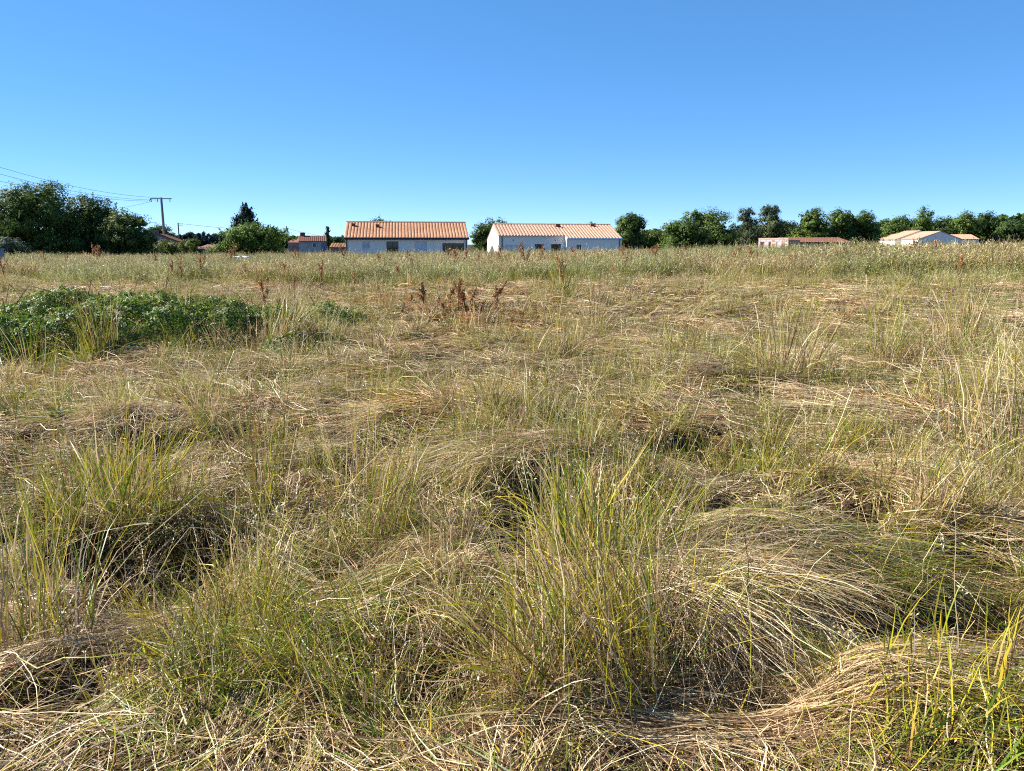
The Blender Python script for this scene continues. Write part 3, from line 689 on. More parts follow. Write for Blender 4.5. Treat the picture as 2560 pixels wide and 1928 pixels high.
for px0, px1, yt, Y, lab, cl in [(2190,2262,546,188,'low tree in the tree line left of the white house roofs',OAK),(2238,2296,541,194,'rounded tree directly behind the first white house roof',OAK+OLIVE[2:]),
        (2282,2350,517,190,'tallest pointed tree behind the white houses',OAK+BRIGHT[2:]),(2336,2392,537,196,'dark tree between the pointed tree and the domed trees',DARK+OAK[:1]),
        (2380,2446,531,188,'domed tree above the rightmost small roof',OAK),(2426,2504,528,192,'broad dark domed tree near the right edge',DARK+OAK[:2]),(2488,2580,548,186,'lower dark tree cut by the right edge of the picture',OAK[2:3]+DARK[:1])]:
    tree('broadleaf_tree', lab, 'tree', px0, px1, yt, Y, .0, 8, 180, 42, .95, .2, cl)
# far woods that read as one mass
def wood(name, label, px0, px1, ytops, Y, cols, conifer=False, ls=.5, n=60, mixd=12):
    G = Geo(); xs_ = np.linspace(px0, px1, n)
    for k, px in enumerate(xs_):
        yt = np.interp(px, [a for a, b in ytops], [b for a, b in ytops]) + random.uniform(-2.5, 4)
        c = at(px, yt, Y + random.uniform(0, mixd)); w = (px1-px0)/F*Y/n*2.2
        if conifer: L = [(c.x, c.y, c.z*(.25+.75*j/5), w*.5*(1.08-j/5), w*.4, c.z*.12) for j in range(6)]
        else: L = [(c.x+random.uniform(-.3,.3)*w, c.y, c.z*f, w*.62, w*.5, c.z*.3) for f in (.3, .5, .7)]
        G.add(*crown(L, 26 if conifer else 22, 26, w*.22, ls, cols, .1))
    return tag(obj(name, G.mesh(name, M['leaf'])), label, 'wood', kind='stuff')
wood('far_conifer_wood', 'far dark conifer wood tinted haze blue behind the short pole', 425, 575, [(425,592),(460,588),(490,585),(520,590),(545,587),(575,592)], 600, [(.028,.050,.050),(.036,.060,.056)], True, .9, 26, 40)  # blue of distant haze is put into these leaf colours, no air volume
wood('far_wood', 'distant leafy trees around the old house on the left', 690, 870, [(690,594),(715,590),(735,594),(800,597),(835,592),(850,590),(870,596)], 300, OAK, False, .6, 22, 20)
wood('far_wood', 'distant wood closing the view behind the right hand trees', 1560, 2600, [(1560,584),(1630,572),(1700,585),(1980,570),(2200,566),(2330,556),(2450,545),(2500,536),(2560,534),(2600,536)], 330, OAK+DARK[:1], False, .6, 90, 25)

# ------------------------------------------------------------------ houses
def split(m, name, mat, parent):                    # each face of a collector as a wall of its own, given thickness
    for f in m.f:
        q = MB(); q.poly([m.v[i] for i in f], [tuple(range(len(f)))]); o = q.build(name, mat, parent)
def wall_with_openings(L, H, ops, t=.30):
    """front wall in the x-z plane, outside towards -y, with real openings (x0,x1,z0,z1) and reveals"""
    m = MB(); X = sorted({0, L, *[o[0] for o in ops], *[o[1] for o in ops]}); Z = sorted({0, H, *[o[2] for o in ops], *[o[3] for o in ops]})
    for a, b in zip(X[:-1], X[1:]):
        for c, d in zip(Z[:-1], Z[1:]):
            if any(o[0] <= a and b <= o[1] and o[2] <= c and d <= o[3] for o in ops): continue
            m.poly([(a,0,c),(b,0,c),(b,0,d),(a,0,d)], [(0,1,2,3)])
    for x0, x1, z0, z1 in ops:
        m.poly([(x0,0,z0),(x0,t,z0),(x0,t,z1),(x0,0,z1)], [(0,1,2,3)]); m.poly([(x1,0,z0),(x1,t,z0),(x1,t,z1),(x1,0,z1)], [(3,2,1,0)])
        m.poly([(x0,0,z1),(x0,t,z1),(x1,t,z1),(x1,0,z1)], [(0,1,2,3)]); m.poly([(x0,0,z0),(x0,t,z0),(x1,t,z0),(x1,0,z0)], [(3,2,1,0)])
    return m
def tile_column_mesh(name, slope_len, w, mat, steps=14):
    """one column of rounded tiles running down the slope (local -y is down slope, x across); each tile laps the next"""
    m = MB(); n = 6
    for k in range(steps):
        y0 = -slope_len*k/steps; y1 = -slope_len*(k+1)/steps - .03
        pr = []
        for yy, lift in ((y0, .0), (y1, .022)):
            for j in range(n+1):
                a = math.pi*j/n; pr.append((-math.cos(a)*w*.43, yy, math.sin(a)*w*.17 + lift))
        m.poly(pr, [(j, j+1, n+2+j, n+1+j) for j in range(n)] + [tuple(range(n+1, 2*n+2))])
    return m.mesh(name, mat, False)
def roof_slope(roof, p_ridge0, along, down, length, slope_len, w, mat, name='tile_column'):
    """columns of tiles from a ridge start point; along, down unit vectors in the house's frame"""
    al = Vector(along).normalized(); dn = Vector(down).normalized(); nr = al.cross(-dn)
    rot = Matrix((al, -dn, nr)).transposed().to_4x4()
    me = tile_column_mesh(name, slope_len, w, mat); n = int(round(length/w))
    for k in range(n):
        o = obj(name, me, roof); p = Vector(p_ridge0) + al*((k+.5)*length/n)
        o.matrix_local = Matrix.Translation(p) @ rot
def opening_fill(house, kind, x0, x1, z0, z1, y=.16):
    if kind == 'shutter':
        w = empty('window', (0,0,0)); w.parent = house
        mb = MB(); mb.box(x0, x1, y-.04, y+.04, z1-.16, z1); mb.build('shutter_box', M['shutter'], w)
        nsl = max(4, int((z1-.16-z0)/.12))
        sl = MB(); sl.poly([(0,0,0),(0,-.018,.02),(0,-.018,.09),(0,0,.112),(x1-x0,0,0),(x1-x0,-.018,.02),(x1-x0,-.018,.09),(x1-x0,0,.112)], [(0,4,5,1),(1,5,6,2),(2,6,7,3)])
        me = sl.mesh('slat', M['shutter'])
        for k in range(nsl):
            o = obj('slat', me, w); o.location = (x0, y, z0+k*(z1-.16-z0)/nsl)
        return
    w = empty('window', (0,0,0)); w.parent = house
    fr = MB(); b = .06
    fr.box(x0, x1, y-.03, y+.03, z1-b, z1); fr.box(x0, x1, y-.03, y+.03, z0, z0+b); fr.box(x0, x0+b, y-.03, y+.03, z0+b, z1-b); fr.box(x1-b, x1, y-.03, y+.03, z0+b, z1-b)
    xm = (x0+x1)/2; fr.box(xm-.04, xm+.04, y-.03, y+.03, z0+b, z1-b)
    fr.build('frame', M['anthracite'], w)
    for a, c in ((x0+b, xm-.04), (xm+.04, x1-b)):
        g = MB(); g.box(a, c, y-.006, y+.006, z0+b, z1-b); g.build('pane', M['glass'], w)
def corner(px, Y): p = at(px, 611, Y); return Vector((p.x, Y, 0))
def facade_len(p0, beta, px):                       # length along the facade until it crosses pixel column px
    u = Vector((math.cos(beta), math.sin(beta), 0)); k = ray(px, 611); k = k.x/k.y
    return (k*p0.y - p0.x)/(u.x - k*u.y)
def pipe(house, x, y, z0, z1, r=.055):
    m = MB(); m.tube([(x,y,z0),(x,y,z1-.25),(x,y+.10,z1-.05)], r, 8); m.build('downpipe', M['anthracite'], house)
def vent(house_roof, p, mat, s=1.0):
    m = MB(); x, y, z = p
    m.poly([(x-.22*s,y+.1,z-.05),(x+.22*s,y+.1,z-.05),(x+.20*s,y-.25,z-.08),(x-.20*s,y-.25,z-.08),(x-.16*s,y+.08,z+.16),(x+.16*s,y+.08,z+.16),(x+.20*s,y-.32,z+.20),(x-.20*s,y-.32,z+.20)],
           [(0,1,2,3),(4,5,6,7),(0,1,5,4),(1,2,6,5),(2,3,7,6),(3,0,4,7)])
    m.build('roof_vent', mat, house_roof)
def ridge_tiles(roof, p0, length, mat, n):
    m = MB(); L = length/n
    for j in range(7): pass
    k = 6; pts = []
    for xx, sc in ((0, 1.0), (L+.04, 1.12)):
        for j in range(k+1):
            a = math.pi*j/k; pts.append((xx, -math.cos(a)*.15*sc, math.sin(a)*.11*sc))
    m.poly(pts, [(j, j+1, k+2+j, k+1+j) for j in range(k)]); me = m.mesh('ridge_tile', mat)
    for j in range(n):
        o = obj('ridge_tile', me, roof); o.location = (p0[0]+j*L, p0[1], p0[2])

# --- left white house
b1 = R(7.9); c1 = corner(864, 87); L1 = facade_len(c1, b1, 1169); H1 = 2.42; D1 = 9.0; RZ1 = 4.1; Y1 = 4.5
h1 = empty('bungalow', c1, b1); tag(h1, 'long low white house with orange tiled roof, left of the two new houses', 'house')
def fx1(px): return facade_len(c1, b1, px)
ops = [(fx1(906), fx1(924), .95, 1.92), (fx1(966), fx1(996), .2, 1.92), (fx1(1036), fx1(1067), .2, 1.92), (fx1(1106), fx1(1160), .15, 1.72)]
wall_with_openings(L1, H1, ops).build('front_wall', M['render_white'], h1)
m = MB()
m.poly([(0,.0,0),(0,D1,0),(0,D1,H1),(0,Y1,RZ1-.12),(0,0,H1)], [(0,1,2,3,4)]); m.poly([(L1,.0,0),(L1,D1,0),(L1,D1,H1),(L1,Y1,RZ1-.12),(L1,0,H1)], [(4,3,2,1,0)])
m.poly([(0,D1,0),(L1,D1,0),(L1,D1,H1),(0,D1,H1)], [(3,2,1,0)]); split(m, 'side_wall', M['render_white'], h1)
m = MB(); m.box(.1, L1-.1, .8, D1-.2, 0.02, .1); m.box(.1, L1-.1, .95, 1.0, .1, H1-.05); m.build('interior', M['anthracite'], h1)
for (a, b, c, d), k in zip(ops, ('shutter', 'glass', 'shutter', 'glass')): opening_fill(h1, k, a, b, c, d)
roof = empty('roof', (0,0,0)); roof.parent = h1
m = MB(); OV = .30; dz = (RZ1-H1)/Y1
for sgn, ye in ((1, -OV), (-1, D1+OV)):
    ze = RZ1 - abs(ye-Y1)*dz
    m.poly([(-.12,ye,ze-.06),(L1+.12,ye,ze-.06),(L1+.12,Y1,RZ1-.06),(-.12,Y1,RZ1-.06),(-.12,ye,ze+.02),(L1+.12,ye,ze+.02),(L1+.12,Y1,RZ1+.02),(-.12,Y1,RZ1+.02)],
           [(0,1,2,3),(4,5,6,7),(0,1,5,4),(1,2,6,5),(2,3,7,6),(3,0,4,7)])
m.build('roof_deck', M['tile_a'], roof)
sl = math.hypot(Y1+OV, (Y1+OV)*dz)
roof_slope(roof, (-.14, Y1, RZ1+.02), (1,0,0), (0,-1,-dz), L1+.28, sl+.03, .36, M['tile_a'])
ridge_tiles(roof, (-.16, Y1, RZ1+.05), L1+.30, M['tile_a'], 34)
vent(roof, (fx1(881), 3.3, RZ1-1.2*dz+.12), M['oldtile']); vent(roof, (fx1(943), 3.0, RZ1-1.5*dz+.12), M['oldtile'])
ze = RZ1-(Y1+OV)*dz
m = MB(); m.tube([(-.16,-OV-.09,ze-.05),(L1+.16,-OV-.09,ze-.06)], .11, 8); m.build('gutter', M['anthracite'], h1)
m = MB(); m.box(-.1, L1+.1, -OV+.02, -OV+.06, ze-.2, ze-.07); m.build('fascia', M['anthracite'], h1)
m = MB(); m.box(-.1, L1+.1, -OV+.06, -.003, ze-.16, ze-.12); m.build('soffit', M['shutter'], h1)
pipe(h1, .12, -.08, 0, H1-.1, .07); pipe(h1, L1-.12, -.08, 0, H1-.1, .07)

# --- right white house, right part stepping forward
b2 = R(8.8); c2 = corner(1246, 87); L2 = facade_len(c2, b2, 1548); H2 = 2.58; YR2 = 4.3; RZ2 = 3.86; DB2 = 10.1
h2 = empty('bungalow', c2, b2); tag(h2, 'white house with sunlit left gable and stepped front, right of the two new houses', 'house')
def fx2(px): return facade_len(c2, b2, px)
S2 = fx2(1412); PJ = .95; dz2 = (RZ2-H2)/YR2; HF = H2 - PJ*dz2
ops = [(fx2(1258), fx2(1311), .02, 1.5), (fx2(1337), fx2(1359), .5, 1.62), (fx2(1378), fx2(1402), .5, 1.62)]
wall_with_openings(S2, H2, ops).build('front_wall', M['render_white'], h2)
for (a, b, c, d), k in zip(ops, ('shutter', 'glass', 'glass')): opening_fill(h2, k, a, b, c, d)
ops2 = [(fx2(1437)-S2, fx2(1448)-S2, .5, 1.55)]
w = wall_with_openings(L2-S2, HF, ops2).build('front_wall', M['render_white'], h2); w.location = (S2, -PJ, 0)
ww = empty('window_bay', (S2, -PJ, 0)); ww.parent = h2
a, b, c, d = ops2[0]; fr = MB(); fr.box(a, b, .13, .18, d-.06, d); fr.box(a, b, .13, .18, c, c+.06); fr.box(a, a+.06, .13, .18, c+.06, d-.06); fr.box(b-.06, b, .13, .18, c+.06, d-.06); fr.build('frame', M['anthracite'], ww)
g = MB(); g.box(a+.06, b-.06, .145, .16, c+.06, d-.06); g.build('pane', M['glass'], ww)
zb = RZ2 - (DB2-YR2)*dz2*.98
m = MB()
m.poly([(0,0,0),(0,DB2,0),(0,DB2,zb),(0,YR2,RZ2-.08),(0,0,H2)], [(0,1,2,3,4)]); m.build('gable_wall', M['render_white'], h2)
m = MB()
m.poly([(L2,-PJ,0),(L2,DB2,0),(L2,DB2,zb),(L2,YR2,RZ2-.08),(L2,-PJ,HF)], [(4,3,2,1,0)]); m.poly([(S2,-PJ,0),(S2,0,0),(S2,0,H2),(S2,-PJ,HF)], [(0,1,2,3)])
m.poly([(0,DB2,0),(L2,DB2,0),(L2,DB2,zb),(0,DB2,zb)], [(3,2,1,0)]); split(m, 'side_wall', M['render_white'], h2)
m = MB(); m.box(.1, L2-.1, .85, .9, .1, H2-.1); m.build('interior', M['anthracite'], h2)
roof = empty('roof', (0,0,0)); roof.parent = h2; OV = .12
m = MB()
for x0, x1, ye in ((-.05, S2-.02, -OV), (S2-.02, L2+.08, -PJ-OV), (-.05, L2+.08, DB2+OV)):
    ze = RZ2 - abs(ye-YR2)*dz2
    m.poly([(x0,ye,ze-.05),(x1,ye,ze-.05),(x1,YR2,RZ2-.05),(x0,YR2,RZ2-.05),(x0,ye,ze+.02),(x1,ye,ze+.02),(x1,YR2,RZ2+.02),(x0,YR2,RZ2+.02)],
           [(0,1,2,3),(4,5,6,7),(0,1,5,4),(1,2,6,5),(2,3,7,6),(3,0,4,7)])
m.build('roof_deck', M['tile_b'], roof)
roof_slope(roof, (-.06, YR2, RZ2+.02), (1,0,0), (0,-1,-dz2), S2+.04, math.hypot(YR2+OV, (YR2+OV)*dz2)+.03, .36, M['tile_b'])
roof_slope(roof, (S2-.02, YR2, RZ2+.02), (1,0,0), (0,-1,-dz2), L2-S2+.10, math.hypot(YR2+OV+PJ, (YR2+OV+PJ)*dz2)+.03, .36, M['tile_b'])
ridge_tiles(roof, (-.06, YR2, RZ2+.05), L2+.14, M['tile_b'], 36)
vent(roof, (fx2(1409), 3.4, RZ2-.9*dz2+.12), M['oldtile'], 1.3); vent(roof, (fx2(1500), 3.7, RZ2-.6*dz2+.12), M['oldtile'], 1.2)
m = MB(); m.tube([(-.05,-OV-.06,H2-.06),(S2-.04,-OV-.06,H2-.06)], .06, 8); m.build('gutter', M['shutter'], h2)
m = MB(); m.tube([(S2+.02,-PJ-OV-.06,HF-.06),(L2+.06,-PJ-OV-.06,HF-.06)], .06, 8); m.build('gutter', M['shutter'], h2)
m = MB(); m.tube([(.42,-.07,0),(.42,-.07,H2-.1)], .06, 8); m.build('downpipe', M['concrete'], h2)
m = MB(); m.tube([(L2-.25,-PJ-.07,0),(L2-.25,-PJ-.07,HF-.1)], .06, 8); m.build('downpipe', M['concrete'], h2)
for px in (1283, 1388):
    m = MB(); m.box(fx2(px)-.05, fx2(px)+.05, -.05, .0, 2.0, 2.12); m.build('wall_lamp', M['concrete'], h2)

# --- white houses far right (gable ends turned towards the camera's right)
def gable_house(name, label, loc, yaw, wd, ln, he, hr, roofmat, wallmat, ov=.2, tilew=.42, tiles=True, chimney=None, windows=()):
    """gable faces local -y, ridge runs along +y"""
    h = empty(name, loc, yaw); tag(h, label, 'house')
    m = MB()
    m.poly([(-wd/2,0,0),(wd/2,0,0),(wd/2,0,he),(0,0,hr-.06),(-wd/2,0,he)], [(0,1,2,3,4)]); m.poly([(-wd/2,ln,0),(wd/2,ln,0),(wd/2,ln,he),(0,ln,hr-.06),(-wd/2,ln,he)], [(4,3,2,1,0)])
    split(m, 'gable_wall', wallmat, h)
    m = MB(); m.poly([(-wd/2,0,0),(-wd/2,ln,0),(-wd/2,ln,he),(-wd/2,0,he)], [(3,2,1,0)]); m.poly([(wd/2,0,0),(wd/2,ln,0),(wd/2,ln,he),(wd/2,0,he)], [(0,1,2,3)])
    split(m, 'side_wall', wallmat, h)
    roof = empty('roof', (0,0,0)); roof.parent = h; s = (hr-he)/(wd/2)
    m = MB()
    for sg in (-1, 1):
        xe = sg*(wd/2+ov); ze = hr - (wd/2+ov)*s
        m.poly([(xe,-.1,ze-.05),(0,-.1,hr-.05),(0,ln+.1,hr-.05),(xe,ln+.1,ze-.05),(xe,-.1,ze+.03),(0,-.1,hr+.03),(0,ln+.1,hr+.03),(xe,ln+.1,ze+.03)], [(0,1,2,3),(4,5,6,7),(0,1,5,4),(1,2,6,5),(2,3,7,6),(3,0,4,7)])
    m.build('roof_deck', roofmat, roof)
    if tiles:
        sl = math.hypot(wd/2+ov, (wd/2+ov)*s)
        roof_slope(roof, (0, ln+.1, hr+.03), (0,-1,0), (-1,0,-s), ln+.2, sl, tilew, roofmat)
        roof_slope(roof, (0, -.1, hr+.03), (0,1,0), (1,0,-s), ln+.2, sl, tilew, roofmat)
    if chimney:
        m = MB(); x, y, zt = chimney; m.box(x-.32, x+.32, y-.28, y+.28, he, zt); m.box(x-.38, x+.38, y-.34, y+.34, zt, zt+.1); m.build('chimney', wallmat, roof)
    for x0, x1, z0, z1 in windows:
        wn = MB(); wn.box(x0, x1, -.04, -.005, z0, z1); f = wn.build('window', M['shutter'], h); g = MB(); g.box(x0+.06, x1-.06, -.05, -.042, z0+.06, z1-.06); g.build('pane', M['glass'], f)
    return h
yw = R(-28)+R(24)+R(32)
p = corner(2348, 170); gable_house('white_house', 'white house showing its shaded gable, front one of the far right pair', p, R(2), 9.3, 6.8, zpx(597.5,170), zpx(578.5,170), M['tile_b'], M['render_white'])
p = corner(2297, 177.5); gable_house('white_house', 'white house behind and left of the far right shaded gable', p, R(2), 11.0, 10.8, zpx(599,177.5), zpx(577,177.5), M['tile_b'], M['render_white'])
# small roof right of them: slope turned to the camera
def slope_house(name, label, px0, px1, ye, yr, Y, depth, roofmat, wallmat, yaw=0.0, tiles=True, tilew=.42, chimney=None, he=None):
    p0 = corner(px0, Y); L = facade_len(p0, yaw, px1); he = zpx(ye, Y); hr = zpx(yr, Y+depth/2)
    h = empty(name, p0, yaw); tag(h, label, 'house')
    m = MB(); m.poly([(0,0,0),(L,0,0),(L,0,he),(0,0,he)], [(0,1,2,3)]); m.poly([(0,depth,0),(L,depth,0),(L,depth,he),(0,depth,he)], [(3,2,1,0)])
    split(m, 'front_wall', wallmat, h)
    m = MB(); m.poly([(0,0,0),(0,depth,0),(0,depth,he),(0,depth/2,hr-.05),(0,0,he)], [(0,1,2,3,4)]); m.poly([(L,0,0),(L,depth,0),(L,depth,he),(L,depth/2,hr-.05),(L,0,he)], [(4,3,2,1,0)])
    split(m, 'gable_wall', wallmat, h)
    roof = empty('roof', (0,0,0)); roof.parent = h; s = (hr-he)/(depth/2); m = MB(); ov = .25
    for ye_ in (-ov, depth+ov):
        ze = hr - (depth/2+ov)*s
        m.poly([(-.15,ye_,ze-.05),(L+.15,ye_,ze-.05),(L+.15,depth/2,hr-.05),(-.15,depth/2,hr-.05),(-.15,ye_,ze+.03),(L+.15,ye_,ze+.03),(L+.15,depth/2,hr+.03),(-.15,depth/2,hr+.03)], [(0,1,2,3),(4,5,6,7),(0,1,5,4),(1,2,6,5),(2,3,7,6),(3,0,4,7)])
    m.build('roof_deck', roofmat, roof)
    if tiles: roof_slope(roof, (-.15, depth/2, hr+.03), (1,0,0), (0,-1,-s), L+.3, math.hypot(depth/2+ov, (depth/2+ov)*s), tilew, roofmat)
    if chimney:
        m = MB(); x = facade_len(p0, yaw, chimney[0]); zt = zpx(chimney[1], Y+depth/2); m.box(x-.5, x+.5, depth/2-.35, depth/2+.35, he, zt); m.box(x-.58, x+.58, depth/2-.43, depth/2+.43, zt, zt+.12); m.build('chimney', M['oldtile'], roof)
    return h, L, he, hr
slope_house('white_house', 'low orange roof at the right end of the far white houses', 2376, 2446, 598, 587, 177, 8, M['tile_b'], M['render_white'], R(-6))
slope_house('barn', 'long low dark red roof right of the brick shell', 1976, 2128, 606, 595, 124, 9, M['oldtile'], M['stone'], R(4), tilew=.5)
# old house on the left with chimney, mauve wall in shade
ho, L, he, hr = slope_house('old_house', 'old pale house with brown red roof and chimney behind the grass', 748, 816, 603, 590, 160, 7, M['oldtile'], M['oldrender'], R(14), chimney=(757, 583))
for px in (779,):
    m = MB(); m.box(2.6, 3.4, -.05, -.006, 1.0, 1.95); f = m.build('window', M['shutter'], ho); m = MB(); m.box(2.68, 3.32, -.06, -.052, 1.08, 1.88); m.build('pane', M['glass'], f)
m = MB(); m.box(4.4, 5.3, -.05, -.006, .02, 1.95); m.build('door', M['bluepost'], ho)
slope_house('shed', 'low terracotta roof just left of the left white house', 826, 884, 618, 609, 118, 5, M['tile_a'], M['stone'], R(5))
slope_house('shed', 'small pinkish roof between the bush and the bright green tree', 494, 526, 622, 613, 110, 5, M['tile_b'], M['stone'], R(-10))
slope_house('shed', 'dark brick outbuilding between the thin pole and the old house', 722, 748, 606, 600, 172, 5, M['oldtile'], M['stone'], R(0), tiles=False)
# stone gable house behind the tall pole, with chimney and aerial
p = corner(400, 108); p.x -= .1
hg = gable_house('stone_house', 'grey stone gable with chimney and aerial behind the tall pole', p, R(16), 4.6, 7, zpx(603,108), zpx(586,108), M['oldtile'], M['stone'], tiles=True, chimney=(-.35, .35, zpx(578,108)))
m = MB(); x0 = -.25; zt = zpx(556, 108); m.tube([(x0,.35,zpx(579,108)),(x0,.35,zt)], .03, 6); m.tube([(x0-.75,.35,zt-.04),(x0+.1,.35,zt-.04)], .022, 5)
for k in range(5): m.tube([(x0-.7+k*.16,.35-.22,zt-.04),(x0-.7+k*.16,.35+.22,zt-.04)], .014, 4)
m.build('aerial', M['anthracite'], hg)

# --- unfinished brick house: pinkish hollow bricks, open window holes, pale lintels, no roof yet
pb = corner(1896, 118); bb = R(-36); Lb = facade_len(pb, bb, 1970); Hb = zpx(595, 116)
hb = empty('brick_shell', pb, bb); tag(hb, 'unfinished pink brick house shell without a roof, half hidden by grass', 'house')
def fxb(px): return facade_len(pb, bb, px)
zop = zpx(604.5, 116); holes = [(fxb(1900), fxb(1911), .9, zop), (fxb(1921), fxb(1927), .05, zop), (fxb(1940), fxb(1944), .9, zop), (fxb(1954), fxb(1960), .05, zop)]
bw, bh = .50, .25
bm_ = MB(); bm_.box(.012, bw-.012, -.01, .2, .012, bh-.012); brick_me = bm_.mesh('brick', M['brick'])
bm_ = MB(); bm_.box(.012, bw/2-.012, -.01, .2, .012, bh-.012); half_me = bm_.mesh('brick_half', M['brick'])
wall_ops = wall_with_openings(Lb, Hb-.26, holes, .2); wl = wall_ops.build('wall', M['mortar'], hb)
m = MB(); m.poly([(0,.2,0),(0,6,0),(0,6,Hb-.4),(0,.2,Hb-.25)], [(0,1,2,3)]); m.poly([(Lb,.2,0),(Lb,6,0),(Lb,6,Hb-.3),(Lb,.2,Hb-.25)], [(3,2,1,0)]); m.poly([(0,6,0),(Lb,6,0),(Lb,6,Hb-.5),(0,6,Hb-.5)], [(3,2,1,0)]); split(m, 'side_wall', M['brick'], hb)
nrow = int((Hb-.28)/bh)
for r in range(nrow):
    xk = -(bw/2 if r % 2 else 0)
    while xk < Lb-.1:
        a, b = max(0, xk), min(Lb, xk+bw)
        if not any(h[0]-.02 < b and a < h[1]+.02 and h[2]-.02 < (r+1)*bh and r*bh < h[3]+.02 for h in holes) and b-a > .2:
            o = obj('brick', brick_me if b-a > .4 else half_me, wl); o.location = (a, -.004, r*bh)
        xk += bw
for h in holes:
    m = MB(); m.box(h[0]-.2, h[1]+.2, -.016, .19, h[3]+.005, h[3]+.26); m.build('lintel', M['mortar'], hb)
m = MB(); m.box(-.02, Lb+.02, -.02, .21, Hb-.26, Hb); m.build('ring_beam', plain('pale_brick_band', (.66,.44,.34), .85, .2, .1, 2), hb)

# ------------------------------------------------------------------ poles and wires
def pole(name, label, px, ytop, Y, r0, r1, mat, arm=None):
    p = at(px, ytop, Y); t = empty(name, (p.x, Y, 0)); tag(t, label, 'utility pole')
    m = MB(); m.tube([(0,0,-.3),(0,0,p.z*.5),(0,0,p.z)], [r0, (r0+r1)/2, r1], 8); m.build('post', mat, t)
    return t, p
p1, P1 = pole('utility_pole', 'tall concrete power pole with a crossarm beside the dark trees', 403, 494, 112, .23, .15, M['concrete'])
zt = P1.z
m = MB(); m.box(-1.55, 1.45, -.06, .06, zt-.22, zt-.10); m.poly([(-1.75,-.05,zt-.42),(-1.75,.05,zt-.42),(-1.5,.05,zt-.12),(-1.5,-.05,zt-.12),(-1.68,-.05,zt-.45),(-1.68,.05,zt-.45),(-1.43,.05,zt-.2),(-1.43,-.05,zt-.2)], [(0,1,2,3),(4,5,6,7),(0,3,7,4),(1,2,6,5),(0,1,5,4),(2,3,7,6)]); m.build('crossarm', M['concrete'], p1)
for x in (-1.45, -.55, 1.2):
    m = MB(); m.tube([(x,0,zt-.22),(x,0,zt-.34),(x,0,zt-.40),(x,0,zt-.52),(x,0,zt-.6)], [.03,.07,.04,.08,.03], 8); m.build('insulator', M['wire'], p1)
p2, P2 = pole('telephone_pole', 'short wooden telephone pole right of the tall power pole', 445, 557, 150, .16, .11, M['oldwood'])
m = MB(); m.box(-.1, .9, -.05, .05, P2.z-.5, P2.z-.4); m.build('bracket', M['oldwood'], p2)
p3, P3 = pole('telephone_pole', 'thin distant telephone pole left of the old house', 719, 571, 230, .14, .10, M['oldwood'])
def wire(name, label, a, b, sag, r, grp=None, n=24):
    a = Vector(a); b = Vector(b); m = MB()
    pts = [a.lerp(b, k/n) - Vector((0, 0, sag*4*(k/n)*(1-k/n))) for k in range(n+1)]
    m.tube(pts, r, 5, False); tag(m.build(name, M['wire'], None), label, 'wire', grp)
A = Vector((P1.x, 112, P1.z))
B = at(-260, 330, 70)
wire('power_line', 'uppermost power wire running from the tall pole to the left', A + Vector((.0,0,-.05)), B, 1.2, .018)
wire('power_line', 'middle power wire running from the tall pole to the left', A + Vector((-.6,0,-.35)), at(-260, 352, 69), 1.2, .018)
wire('power_line', 'lowest power wire passing just above the left trees', A + Vector((-1.4,0,-.5)), at(-260, 388, 67), .9, .018)
wire('power_line', 'slack power wire dropping behind the dark trees', A + Vector((-1.5,0,-.55)), at(150, 520, 150), .8, .02)
wire('telephone_line', 'telephone wire from the short pole to the distant thin pole', (P2.x, 150, P2.z-.1), (P3.x, 230, P3.z-.1), .6, .03)
wire('telephone_line', 'telephone wire from the distant thin pole towards the old house', (P3.x, 230, P3.z-.1), at(880, 600, 300), .5, .035)

# ------------------------------------------------------------------ bramble
def bramble_leaf_mesh(seed):
    r = np.random.default_rng(seed); V = []; Fc = []
    for a, sc in ((0, 1.0), (1.25, .8), (-1.25, .8)):
        ca, sa = math.cos(a), math.sin(a); b = len(V); s = .026*sc
        for x, y, z in ((.1,0,0),(1.0,.6,.14),(2.1,0,-.12),(1.0,-.6,.14),(1.1,0,-.03)):
            x += .25; V.append(((x*ca-y*sa)*s, (x*sa+y*ca)*s, (z+r.normal(0,.05))*s))
        Fc += [(b,b+4,b+1),(b+1,b+4,b+2),(b+2,b+4,b+3),(b+3,b+4,b)]
    return np.array(V), np.array(Fc)
BL = [bramble_leaf_mesh(k) for k in range(5)]
BCOL = np.array([[.065,.125,.018],[.095,.17,.022],[.045,.09,.018],[.16,.24,.025],[.08,.145,.03],[.22,.28,.035],[.17,.12,.04]])
